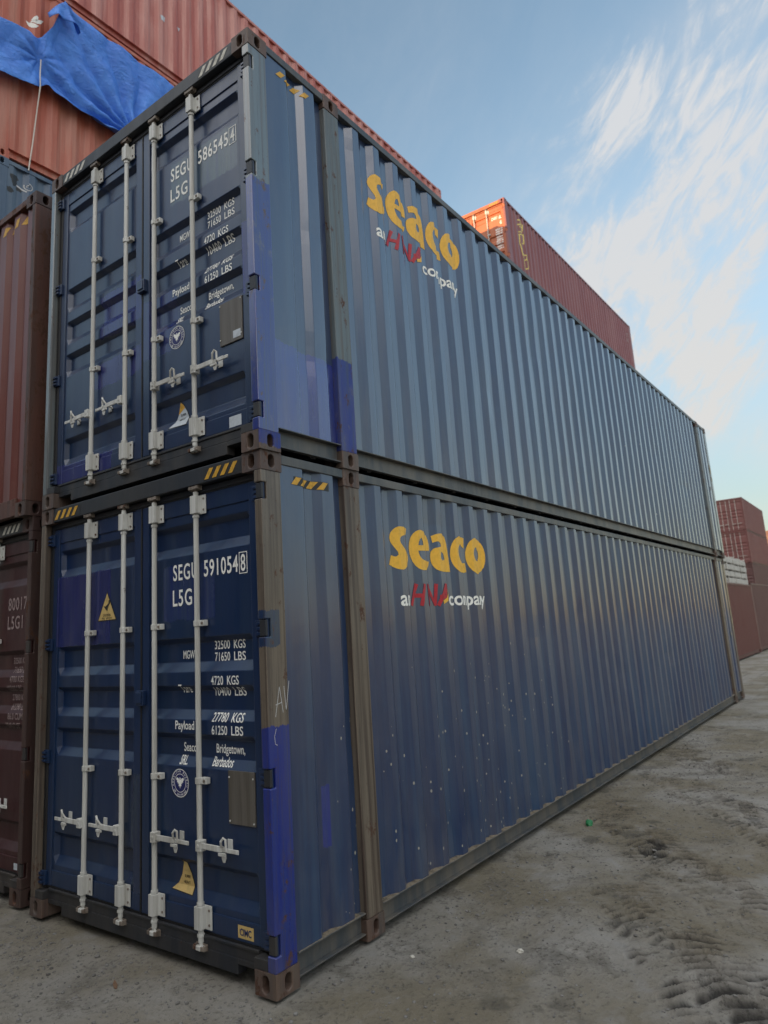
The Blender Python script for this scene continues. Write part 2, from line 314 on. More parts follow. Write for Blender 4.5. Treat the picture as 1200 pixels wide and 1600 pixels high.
# ---- flat artwork (text, shapes) as 2D geometry, draped on a surface
def curve2d_mesh(polys):
    cu = bpy.data.curves.new('shape', 'CURVE'); cu.dimensions = '2D'; cu.fill_mode = 'BOTH'
    for poly in polys:
        sp = cu.splines.new('POLY'); sp.points.add(len(poly) - 1)
        for i, p in enumerate(poly): sp.points[i].co = (p[0], p[1], 0, 1)
        sp.use_cyclic_u = True
    o = bpy.data.objects.new('shape', cu); me = bpy.data.meshes.new_from_object(o); bpy.data.objects.remove(o); return me
def text_mesh(s, bold=0.0, spacing=1.0):
    cu = bpy.data.curves.new('t', 'FONT'); cu.body = s; cu.size = 1; cu.offset = bold; cu.space_character = spacing; cu.resolution_u = 4
    o = bpy.data.objects.new('t', cu); me = bpy.data.meshes.new_from_object(o); bpy.data.objects.remove(o); return me
class Art:
    """collects 2D triangles in (u, v) and drapes them"""
    def __init__(s): s.v = []; s.f = []
    def me(s, me, fn=lambda x, y: (x, y)):
        o = len(s.v); s.v += [fn(v.co.x, v.co.y) for v in me.vertices]; s.f += [tuple(i + o for i in p.vertices) for p in me.polygons]
        bpy.data.meshes.remove(me); return s
    def poly(s, *polys): return s.me(curve2d_mesh(polys))
    def rect(s, u0, u1, v0, v1): s.v += [(u0, v0), (u1, v0), (u1, v1), (u0, v1)]; n = len(s.v); s.f.append((n - 4, n - 3, n - 2, n - 1)); return s
    def stroke(s, a, b, wd):
        d = Vector((b[0] - a[0], b[1] - a[1])); n = Vector((-d.y, d.x)).normalized() * wd / 2; e = d.normalized() * wd * .25
        q = [Vector(a) - e + n, Vector(a) - e - n, Vector(b) + e - n, Vector(b) + e + n]; s.v += [tuple(k) for k in q]; m = len(s.v); s.f.append((m - 4, m - 3, m - 2, m - 1)); return s
    def text(s, txt, u0, u1, v0, v1, bold=.0, spacing=1.0, capref=None, shear=0):
        me = text_mesh(txt, bold, spacing)
        xs = [v.co.x for v in me.vertices]; ys = [v.co.y for v in me.vertices]
        if not xs: return s
        x0, x1 = min(xs), max(xs)
        y0, y1 = (0., .69) if capref is None else capref
        f = lambda x, y: (u0 + (x - x0) / (x1 - x0) * (u1 - u0) + shear * (y - y0), v0 + (y - y0) / (y1 - y0) * (v1 - v0))
        return s.me(me, f)
    def drape(s, name, mat, fn, ucuts=(), vcuts=(), parent=None):
        me = bpy.data.meshes.new(name); me.from_pydata([(a, b, 0) for a, b in s.v], [], s.f); bm = bmesh.new(); bm.from_mesh(me)
        if s.v:
            lo = (min(a for a, b in s.v), min(b for a, b in s.v)); hi = (max(a for a, b in s.v), max(b for a, b in s.v))
            for i, cuts in ((0, ucuts), (1, vcuts)):
                for c in cuts:
                    if lo[i] < c < hi[i]:
                        co = [0, 0, 0]; co[i] = c; no = [0, 0, 0]; no[i] = 1
                        bmesh.ops.bisect_plane(bm, geom=bm.verts[:] + bm.edges[:] + bm.faces[:], plane_co=co, plane_no=no, dist=1e-6)
        for v in bm.verts: v.co = fn(v.co.x, v.co.y)
        bm.to_mesh(me); bm.free(); me.materials.append(M[mat] if isinstance(mat, str) else mat)
        o = bpy.data.objects.new(name, me); COL.objects.link(o)
        if parent: o.parent = parent
        return o

# ------------------------------------------------------------------ container
W = 2.438
POUT, PIN = .012, .048        # outer / inner depth of the wall corrugation
def wave(x0, x1, pitch=.278, flat=.072, sl=.068, inner=.070):
    """breakpoints (x, depth) of a corrugated wall from x0 to x1"""
    n = max(1, round((x1 - x0 - flat) / pitch)); k = (x1 - x0 - flat) / (n * pitch)
    pts = [(x0, POUT)]; x = x0
    for i in range(n):
        x += flat * k if i else flat * k
        pts.append((x, POUT)); x += sl * k; pts.append((x, PIN)); x += inner * k; pts.append((x, PIN)); x += sl * k; pts.append((x, POUT))
    pts.append((x1, POUT)); return pts
def dent(x, z, k):
    if not k: return 0.
    e = min(1, max(0, (z - .16) / .25), ) * min(1, max(0, (2.83 - z) / .25))
    d = .0055 * noise.noise(Vector((x * .9, z * .8, k * 7.))) + .0035 * noise.noise(Vector((x * 3.1, z * 1.4, k * 3.)))
    n_ = noise.noise(Vector((x * 1.7, z * 2.1, k * 11.)))
    return e * (d + .010 * max(0, n_ - .38) * 2)
def interp(pts, x):
    if x <= pts[0][0]: return pts[0][1]
    for (a, ya), (b, yb) in zip(pts, pts[1:]):
        if x <= b: return ya + (yb - ya) * (x - a) / max(b - a, 1e-9)
    return pts[-1][1]
ENDW = [(.165, .014), (.37, .014), (.415, .046), (.49, .046), (.55, .014), (.665, .014), (.71, .050), (.765, .050)]
def wave45(L):
    pts = [(.936, PIN), (1.05, PIN), (1.122, POUT)]; x = 1.122
    while x + .072 + .275 < L - 1.0:
        pts += [(x + .072, POUT), (x + .139, PIN), (x + .207, PIN), (x + .275, POUT)]; x += .275
    pts += [(x + .072, POUT), (x + .139, PIN), (L - .936, PIN)]; return pts
TROUGHS = [(2.562, 2.360), (1.839, 1.630), (1.549, 1.346), (1.264, 1.070), (.552, .335)]
DX, DIN, DFR = .070, .105, .058     # door skin, trough bottom, door frame
def door_x(z, H=2.896):
    for t, b in TROUGHS:
        if b < z < t:
            if z > t - .032: return DX + (DIN - DX) * (t - z) / .032
            if z < b + .06: return DX + (DIN - DX) * (z - b) / .06
            return DIN
    return DX
DCUTS = [q for t, b in TROUGHS for q in (t, t - .032, b + .06, b)]
class Container:
    def __init__(s, name, label, loc, L=13.716, H=2.896, side=None, door=None, post=None, cast=None, rail=None, rod='rod', front='doors', det=2, posts40=True, group=None, rz=0, mid=None, hdr=None, cat='shipping container', doorL=None, dk=0):
        s.dk = dk; s.L, s.H = L, H; r = s.root = empty(name, loc, rz); tag(r, label, cat, group)
        post = post or side; cast = cast or post; rail = rail or side; door = door or side; mid = mid or post; hdr = hdr or rail; doorL = doorL or door
        cl, cw, ch = .178, .162, .118
        # corner castings -------------------------------------------------
        def casting(x0, y0, z0, xo, yo):
            m = MB(); x1, y1, z1 = x0 + cl, y0 + cw, z0 + ch
            if det >= 1:
                if xo < 0: m.holed((x0, y0, z0), (0, 1, 0), (0, 0, 1), (-1, 0, 0), cw, ch, .052, .084, .08)
                else: m.add([(x0, y0, z0), (x0, y1, z0), (x0, y1, z1), (x0, y0, z1)], [(0, 1, 2, 3)])
                if yo < 0: m.holed((x0, y0, z0), (1, 0, 0), (0, 0, 1), (0, -1, 0), cl, ch, .050, .080, .08)
                else: m.add([(x0, y0, z0), (x1, y0, z0), (x1, y0, z1), (x0, y0, z1)], [(0, 1, 2, 3)])
                m.add([(x1, y0, z0), (x1, y1, z0), (x1, y1, z1), (x1, y0, z1)], [(0, 1, 2, 3)])
                m.add([(x0, y1, z0), (x1, y1, z0), (x1, y1, z1), (x0, y1, z1)], [(0, 1, 2, 3)])
                for z in (z0, z1): m.add([(x0, y0, z), (x1, y0, z), (x1, y1, z), (x0, y1, z)], [(0, 1, 2, 3)])
            else: m.box(x0, x1, y0, y1, z0, z1)
            m.build('corner_casting', cast, r, bevel=.007 if det >= 1 else 0, merge=True, seg=3)
        for z0 in (0, H - ch):
            for y0, yo in ((0, -1), (W - cw, 1)):
                casting(0, y0, z0, -1, yo); casting(L - cl, y0, z0, 1, yo)
                if posts40:
                    casting(.762, y0, z0, -1, yo); casting(L - .762 - cl, y0, z0, 1, yo)
        # posts -----------------------------------------------------------
        z0, z1 = ch, H - ch
        hz = [.245, 1.062, 1.862, 2.652] if H > 2.7 else [.245, .95, 1.66, 2.35]
        def corner_post(x0, x1, y0, y1, ysign, lug):
            m = MB()
            if lug:     # outer edge notched round the hinge lugs
                poly = [(x1, z0), (x1, z1), (x0, z1)]
                for h in reversed(hz): poly += [(x0, h + .05), (x0 + .043, h + .05), (x0 + .043, h - .05), (x0, h - .05)]
                poly.append((x0, z0))
                m.prism(poly, (0, y0, 0), (1, 0, 0), (0, 0, 1), (0, 1, 0), y1 - y0)
                o = m.build('corner_post', post, r, bevel=.006, seg=3, ang=60)
                for h in hz:
                    k = MB(); k.box(x0 + .006, x0 + .027, y0 + .006, y1 - .006, h - .045, h + .045); k.build('hinge_lug', hdr, o, bevel=.004)
                    k = MB(); k.box(x0 + .030, x0 + .042, y0 + .022, y1 - .004, h - .0495, h + .0495); k.build('lug_slot_shade', 'dark_void', o)  # near-black box stands in for the shade inside the hinge slot
                return o
            m.box(x0, x1, y0, y1, z0, z1)
            return m.build('corner_post', post, r, bevel=.008, merge=True, seg=3, ang=60)
        p1 = corner_post(.002, .165, .003, .062, -1, front == 'doors' and det >= 2)
        p2 = corner_post(.002, .165, W - .062, W - .003, 1, False)
        corner_post(L - .165, L - .002, .003, .11, -1, False); corner_post(L - .165, L - .002, W - .11, W - .003, 1, False)
        s.post = p1
        for ya, yb in ((.062, .105), (W - .105, W - .062)): m = MB(); m.box(.055, .12, ya, yb, z0, z1); m.build('post_channel', hdr, r)
        if posts40:
            for x in (.766, L - .936):
                for y in (.003, W - .103):
                    mm = MB(); mm.box(x, x + .166, y, y + .10, z0, z1); q = mm.build('intermediate_post', mid, r, bevel=.006)
        # rails -----------------------------------------------------------
        spans = [(cl, .762), (.94, L - .94), (L - .762, L - cl)] if posts40 else [(cl, L - cl)]
        for a, b in spans:
            for sg in (0, 1):
                Y = (lambda y: y) if sg == 0 else (lambda y: W - y)
                def bx(m, x0, x1, y0, y1, za, zb):
                    ya, yb = sorted((Y(y0), Y(y1))); m.box(x0, x1, ya, yb, za, zb)
                m = MB(); bx(m, a - .001, b + .001, .004, .064, H - .066, H - .008); m.build('top_rail', rail, r, bevel=.004)
                m = MB(); zt = .160; bx(m, a - .001, b + .001, .004, .070, zt - .007, zt); bx(m, a, b, .046, .052, .046, zt - .007); bx(m, a, b, .012, .052, .038, .046)
                m.build('bottom_rail', rail, r, bevel=.0015)
                if det >= 2 and sg == 0:
                    m = MB(); x = a + .004
                    while x < b - .05:
                        dx_ = rng.uniform(.02, .06); h_ = rng.uniform(.001, .006); m.add([(x, .006, zt + .0005), (min(x + dx_, b), .006, zt + .0005), (min(x + dx_, b), .046, zt + h_ + .002), (x, .046, zt + rng.uniform(.001, .006) + .002)], [(0, 1, 2, 3)]); x += dx_
                    m.build('ledge_dust', 'dust', r)
        # side walls --------------------------------------------------------
        s.wave = wave45(L) if posts40 else wave(.165, L - .165, .278)
        if posts40:
            s.full = ENDW[:-1] + [(.765, .03)] + s.wave + [(L - x, d) for x, d in reversed(ENDW)]
        else: s.full = s.wave
        walls = [s.wave] if not posts40 else [ENDW, s.wave, [(L - x, d) for x, d in reversed(ENDW)]]
        s.sides = []
        for sg in (0, 1):
            for i, pr in enumerate(walls):
                nz = 26 if (dk and not sg) else 2
                zs = [.160 + (H - .066 - .160) * k / (nz - 1) for k in range(nz)]
                m = MB(); m.sheet(pr, lambda p, t: (p[0], (p[1] + dent(p[0], t, s.dk)) if sg == 0 else W - p[1], t), zs)
                q = m.build('side_wall', side, r, bevel=.0035 if (det >= 2 and sg == 0) else 0, seg=2, ang=20)
                if sg == 0: s.sides.append(q)
                th = q.modifiers.new('thickness', 'SOLIDIFY'); th.thickness = .002; th.offset = 0
        # roof / floor
        m = MB(); pr = []; x = .1
        while x < L - .1: pr += [(x, .012), (x + .07, .012), (x + .09, .03), (x + .19, .03), (x + .21, .012)]; x += .28
        pr.append((L - .05, .012)); m.sheet(pr, lambda p, t: (p[0], t, H - p[1] - .004), [.062, W - .062]); q = m.build('roof', side, r)
        th = q.modifiers.new('thickness', 'SOLIDIFY'); th.thickness = .002
        m = MB(); m.box(.12, L - .12, .075, W - .075, .14, .165)
        x = .5
        while x < L - .5: m.box(x, x + .05, .056, W - .056, .03, .14); x += .6
        m.build('floor_frame', hdr, r)
        # rear end wall
        s.end_wall(side, L - .02, -1); 
        for za, zb in ((.02, .13), (H - .1, H - .01)): m = MB(); m.box(L - .07, L - .004, cw, W - cw, za, zb); m.build('end_rail', rail, r)
        if front == 'doors': s.doors(door, doorL, hdr, rod, det, hz, post)
        else:
            s.end_wall(side, .025, 1); 
            for za, zb in ((H - .07, H - .008), (.016, .16)): m = MB(); m.box(.004, .066, cw + .002, W - cw - .002, za, zb); m.build('end_rail', rail, r, bevel=.004)
        s.det = det
    def end_wall(s, mat, x, sg):
        pts = [(a, d - POUT) for a, d in wave(.062, W - .062, .25, .11, .045, .05)]; s.endp = pts; s.endx = x
        m = MB(); m.sheet(pts, lambda p, t: (x + sg * p[1], p[0], t), [.13, s.H - .06]); q = m.build('end_wall', mat, s.root)
        th = q.modifiers.new('thickness', 'SOLIDIFY'); th.thickness = .002; th.offset = 0
    def doors(s, door, doorL, hdr, rod, det, hz, post):
        r, H = s.root, s.H; k = (H - .16 - .19) / (2.896 - .16 - .19)   # door height factor
        ztop, zbot = H - .158, .19
        # header and sill
        m = MB(); m.box(.008, .11, .1625, W - .1625, H - .112, H - .006); m.box(.052, .11, .066, W - .066, ztop + .004, H - .118)
        m.build('door_header', hdr, r, bevel=.005)
        m = MB(); m.box(.046, .11, .335, W - .335, .036, .118); m.box(.046, .11, .1625, .335, .088, .118); m.box(.046, .11, W - .335, W - .1625, .088, .118)
        m.box(.048, .11, .165, W - .165, .1185, .176); m.box(.004, .11, .063, .164, .1195, .172); m.box(.004, .11, W - .164, W - .063, .1195, .172)
        m.box(.040, .056, .166, W - .166, .172, .187)
        s.sill = m.build('door_sill', hdr, r, bevel=.003)
        m = MB(); m.box(.060, .075, .064, W - .064, zbot - .006, zbot + .006); m.box(.060, .075, .064, W - .064, ztop - .006, ztop + .004)
        m.box(.055, .08, 1.214, 1.228, zbot, ztop); m.box(.05, .08, .064, .074, zbot, ztop); m.box(.05, .08, W - .074, W - .064, zbot, ztop); m.build('door_gasket', 'gasket', r)
        sz = lambda z: .19 + (z - .19) * k
        out = []
        for y0, y1, md in ((.075, 1.213, door), (1.229, W - .075, doorL)):
            m = MB(); a, b = y0 + .095, y1 - .075
            if y0 > 1: a, b = y0 + .075, y1 - .095
            # stiles and rails of the door, butted
            m.box(DFR, DFR + .045, y0, a, zbot + .006, ztop - .006); m.box(DFR, DFR + .045, b, y1, zbot + .006, ztop - .006)
            m.box(DFR + .004, DFR + .045, a, b, zbot + .006, sz(.300)); m.box(DFR + .004, DFR + .045, a, b, sz(2.625), ztop - .006)
            d = m.build('door', md, r, bevel=.004, merge=False); out.append(d)
            # pressed panel
            m = MB(); zs = [sz(.300)]
            for t, bb in reversed(TROUGHS): zs += [sz(bb), sz(bb + .06), sz(t - .032), sz(t)]
            zs.append(sz(2.625)); ys = [a, a + .004, a + .035, b - .035, b - .004, b]
            inv = [.300] + [q for t, bb in reversed(TROUGHS) for q in (bb, bb + .06, t - .032, t)] + [2.625]
            vs = []
            for zi, z in zip(inv, zs):
                rec = any(abs(zi - (bb + .06)) < 1e-6 or abs(zi - (t - .032)) < 1e-6 for t, bb in TROUGHS)
                for j, y in enumerate(ys): vs.append((DIN if (rec and 2 <= j <= 3) else DX, y, z))
            n = len(ys); fs = [(j * n + i, j * n + i + 1, (j + 1) * n + i + 1, (j + 1) * n + i) for j in range(len(zs) - 1) for i in range(n - 1)]
            m.add(vs, fs); m.build('door_panel', md, d, bevel=.006 if det >= 2 else 0, seg=2, ang=15)
            # back skin so that the leaf is closed
            m = MB(); m.box(DIN + .004, DIN + .008, y0, y1, zbot, ztop); m.build('door_lining', md, d)
            if det >= 1:
                hy = y0 if y0 < 1 else y1; sg = -1 if y0 < 1 else 1
                for z in hz:
                    m = MB(); ya, yb = sorted((hy - sg * .05, hy + sg * .035))
                    m.box(.040, .0575, ya, yb, z - .045, z + .045)
                    for dz in (-.028, 0, .028): m.box(.026, .041, *sorted((hy - sg * .025, hy + sg * .040)), z + dz - .008, z + dz + .008)
                    py = hy + sg * .052
                    m.tube([(.028, py, z - .05), (.028, py, z + .05)], .014, 10); m.build('hinge', md, d, bevel=.002)
        s.door_r, s.door_l = out
        # centre retainer
        m = MB(); m.box(.028, .058, 1.165, 1.245, sz(1.43), sz(1.525)); m.box(.020, .028, 1.175, 1.235, sz(1.445), sz(1.515)); m.build('door_retainer', door, s.door_r, bevel=.004)
        # lock rods
        if det < 1: ry = []
        else: ry = [.626, 1.052, 1.398, 1.822]
        rx = .036
        for i, y in enumerate(ry):
            zt, zb = H - .118 - .012, .118 + .01
            m = MB(); m.tube([(rx, y, zb + .02), (rx, y, zt - .02)], .0165, 16)
            for z in (sz(2.605) - .018, .335 + .012, zt - .055, zb + .055): m.tube([(rx, y, z - .007), (rx, y, z + .007)], .0215, 14)
            rd = m.build('lock_rod', rod, r, smooth=True)
            if det >= 2:
                # bearing brackets (long boxes top and bottom, small straps between)
                for (za, zb2) in ((sz(2.605), sz(2.72)), (.215, .335)):
                    m = MB(); m.box(rx - .026, rx + .022, y - .027, y + .027, za, zb2); m.box(DFR - .008, DFR - .0005, y - .075, y + .030, za - .003, zb2 + .003); m.box(rx - .018, rx + .020, y - .030, y - .027, za + .004, zb2 - .004)
                    q = m.build('rod_bracket', rod, rd, bevel=.005)
                    m = MB()
                    for zz in (za + .022, zb2 - .022): m.tube([(DFR - .012, y - .058, zz), (DFR - .004, y - .058, zz)], .0075, 8)
                    m.build('bolt', 'cam', rd)
                for z in (sz(1.922), sz(1.010)):
                    m = MB(); m.tube([(rx, y, z - .018), (rx, y, z + .018)], .0225, 14); m.box(rx - .004, DFR + .006, y - .068, y - .012, z - .018, z + .018)
                    q = m.build('guide_strap', rod, rd, bevel=.003)
                    m = MB(); m.tube([(rx - .009, y - .050, z), (rx - .003, y - .050, z)], .0085, 8); m.build('bolt', 'cam', rd)
                # cams and keepers
                for z, sg in ((zt + .006, 1), (zb - .006, -1)):
                    m = MB()
                    m.prism([(-.018, -.014), (.018, -.014), (.030, .000), (.022, .016), (.008, .012), (.012, .004), (.004, -.002), (-.004, .004), (.002, .018), (-.016, .020), (-.026, .006)], (rx - .010, y, z - .012), (0, 1, 0), (1, 0, 0), (0, 0, 1), .022)
                    m.tube([(rx, y, z - sg * .040), (rx, y, z + sg * .004)], .012, 10)
                    m.build('locking_cam', 'rod' if sg < 0 else 'cam', rd, bevel=.002)
                    m = MB(); za = z - .014
                    m.box(.046 - .026, .046 - .0005, y - .045, y - .034, za, za + .030); m.box(.046 - .026, .046 - .0005, y + .034, y + .045, za, za + .030); m.box(.046 - .034, .046 - .026, y - .045, y - .020, za + .004, za + .026); m.box(.046 - .034, .046 - .026, y + .020, y + .045, za + .004, za + .026)
                    m.box(.046 - .005, .046 - .0003, y - .050, y + .050, za - .003, za + .033)
                    m.build('cam_keeper', 'cam', rd, bevel=.002)
            # handle
            d = -1 if i < 2 else 1; hz0 = sz(.660); dr = -.002 if d < 0 else .004
            m = MB(); ye = y + d * .345
            m.box(rx - .034, rx + .012, min(y, y + d * .044) , max(y, y + d * .044), hz0 - .030, hz0 + .030)
            m.tube([(rx - .037, y + d * .022, hz0), (rx + .014, y + d * .022, hz0)], .011, 10)
            m.obox((rx - .020, y + d * .125, hz0 + .002), (0, .085, 0), (.005, 0, 0), (0, 0, .016))
            m.obox((rx - .016, y + d * .275, hz0 + .000), (0, .070, 0), (.004, 0, 0), (0, 0, .0115))
            hn = m.build('handle', rod, rd, bevel=.003)
            if det >= 2:
                yc = y + d * .225; m = MB()
                m.box(DX - .006, DX - .0005, yc - .020, yc + .020, hz0 - .030, hz0 + .045)
                pts = [(DX - .004, yc - d * .030, hz0 - .012), (rx - .020, yc - d * .020, hz0 + .016), (rx - .034, yc - d * .004, hz0 + .048), (rx - .030, yc + d * .010, hz0 + .066), (rx - .022, yc + d * .020, hz0 + .056), (rx - .020, yc + d * .022, hz0 - .004)]
                m.tube(pts, .0075, 8)
                m.obox((rx - .024, yc - d * .008, hz0 - .024), (0, .030, 0), (.0035, 0, 0), (0, 0, .008))
                m.prism([(-.016, 0), (.016, 0), (.018, -.028), (.008, -.050), (-.008, -.050), (-.018, -.028)], (rx - .022, yc + d * .004, hz0 - .014), (0, 1, 0), (0, 0, 1), (1, 0, 0), .005)
                m.build('handle_catch', rod, rd, bevel=.0015)
    # ---- artwork ------------------------------------------------------
    def side_art(s, art, name, mat, parent=None, off=.0030):
        full = s.full; cuts = [x for x, _ in full]; vc = [.160 + (s.H - .226) * k / 25 for k in range(26)] if s.dk else ()
        return art.drape(name, mat, lambda u, v: (u, interp(full, u) + dent(u, v, s.dk) - off, v), cuts, vc, parent or s.sides[-1 if len(s.sides) == 1 else 1])
    def door_art(s, art, name, mat, parent=None, off=.0022, ox=0.):
        """u is -y (left to right as one looks at the doors)"""
        return art.drape(name, mat, lambda u, v: (door_x(v) - off, -u, v), (), DCUTS, parent or s.door_r)
def stripes(art, u0, u1, v0, v1, n, lean=.6, gap=.5, flip=False):
    st = (u1 - u0) / n; h = v1 - v0
    for i in range(n):
        a = u0 + st * i; w_ = st * (1 - gap); L_ = h * lean * (-1 if flip else 1)
        art.poly([(a, v0), (a + w_, v0), (a + w_ + L_, v1), (a + L_, v1)])
    return art
def front_stripes(c, ua, ub, mat, black=True):
    """hazard marks on the header beside both castings"""
    for (a, b) in ((-(W - .175), -(W - .175) + .36), (-.175 - .34, -.175)):
        z0, z1 = c.H - .095, c.H - .03; fn = lambda u, v: (.008 - .0025, -u, v)
        if black: Art().rect(a, b, z0 - .004, z1 + .004).drape('hazard_tape', 'stripe_black', lambda u, v: (.008 - .0012, -u, v), parent=c.root)
        stripes(Art(), a + .01, b - .04, z0, z1, 4, .75, .48).drape('hazard_stripe', mat, fn, parent=c.root)

# ---- the two blue containers -------------------------------------------
def blue_mats(k, patches_door, patches_doorL, post_z, end_z, mid_z, tone):
    tn = (lambda c, f: (c[0] * f, c[1] * f, c[2] * f, 1))
    side = paint('blue_wall_paint', NAVY, NAVY2, .7, .10, .26, .34, .22, band=9, seed=k, coat=(.85 if k == 2 else .55), dents=.5, spots=(.5, 4.6, .0, 1.9, .34) if k == 1 else (4, 16, .2, 2.4, .006),
                 patches=[(.16, .77, -.1, .1, -1, end_z, ULTRA)] + ([(.450, .512, -.1, .1, .60, .93, ULTRA)] if k == 1 else []))
    door = paint('blue_door_paint', tn(NAVY, .85), tn(NAVY2, .55), .40, .04, .06, .34, .2, band=5, seed=k + 4, patches=patches_door, coat=(.18 if k == 2 else .08))
    doorL = paint('blue_door_paint', tn(NAVY, .85), tn(NAVY2, .55), .40, .04, .06, .34, .2, band=5, seed=k + 9, patches=patches_doorL, coat=(.18 if k == 2 else .08))
    post = paint('worn_post_paint', tone[0], tone[1], 1.0, .33, .3, .42, .6, band=34, grain=.6, coat=(.6 if k == 2 else .15), seed=k + 2, patches=[(-.1, .2, -.1, .2, -1, post_z, ULTRA)] + ([(-.1, .115, -.1, .2, 1.76, 1.96, (.009, .026, .085, 1))] if k == 1 else []), dents=.1)
    mid = paint('worn_intermediate_post_paint', tone[0], tone[1], 1.0, .36, .3, .45, .5, band=26, grain=.6, seed=k + 6, patches=[(.7, 1., -.1, .2, -1, mid_z, ULTRA)] if mid_z > 0 else (), dents=.1)
    cast = paint('rusty_casting_steel', (.10, .060, .045, 1), (.055, .045, .045, 1), .8, .38, .4, .55, .9, band=14, grain=.6, seed=k, dents=0, patches=[(-.1, .2, -.1, .009, .03, .2, ULTRA)] if k == 2 else ())
    rail = paint('grimy_blue_rail_paint', (.045, .055, .065, 1), (.13, .12, .105, 1), .6, .12, .6, .45, .4, band=4, seed=k + 3, dents=.1)
    hdr = paint('dark_header_paint', (.014, .018, .026, 1), (.030, .028, .027, 1), .7, .12, .15, .5, .4, band=4, seed=k + 5, dents=.1)
    return dict(side=side, door=door, doorL=doorL, post=post, mid=mid, cast=cast, rail=rail, hdr=hdr)
PALE = ((.150, .122, .092, 1), (.050, .034, .027, 1))
PALEB = ((.12, .155, .17, 1), (.10, .095, .085, 1))
lowm = blue_mats(1, [(-.1, .2, .5, 1.0, 1.95, 2.30, (.018, .032, .12, 1))], [(-.1, .2, 1.6, 2.28, 1.84, 2.36, (.014, .020, .115, 1)), (-.1, .2, 1.2, 1.5, .3, 1.0, (.016, .028, .075, 1))], 1.325, -1, -1, PALE)
upm = blue_mats(2, [(.05, .2, .05, .17, 1.05, 1.55, (.016, .024, .16, 1)), (.05, .2, .2, .9, 2.0, 2.33, (.035, .06, .115, 1)), (.05, .2, .85, 1.22, .9, 1.35, (.015, .026, .12, 1))],
            [(.05, .2, 1.2, 1.78, 1.25, 1.6, (.014, .022, .14, 1)), (.05, .2, 1.2, 1.9, .85, 1.05, (.014, .020, .13, 1)), (.05, .2, 1.6, 2.4, .15, .34, (.014, .020, .13, 1))], 1.795, .735, .785, PALEB)
blue1 = Container('shipping_container', 'navy blue container on the ground, doors numbered 591054 8, brown worn corner post', (0, 0, 0), det=2, dk=1, group='long navy blue containers stacked in the foreground', **lowm)
blue2 = Container('shipping_container', 'navy blue container stacked on top of the other blue one with doors numbered 586545 4', (-.013, -.013, 2.897), det=2, dk=2, group='long navy blue containers stacked in the foreground', rz=R(-.12), **upm)

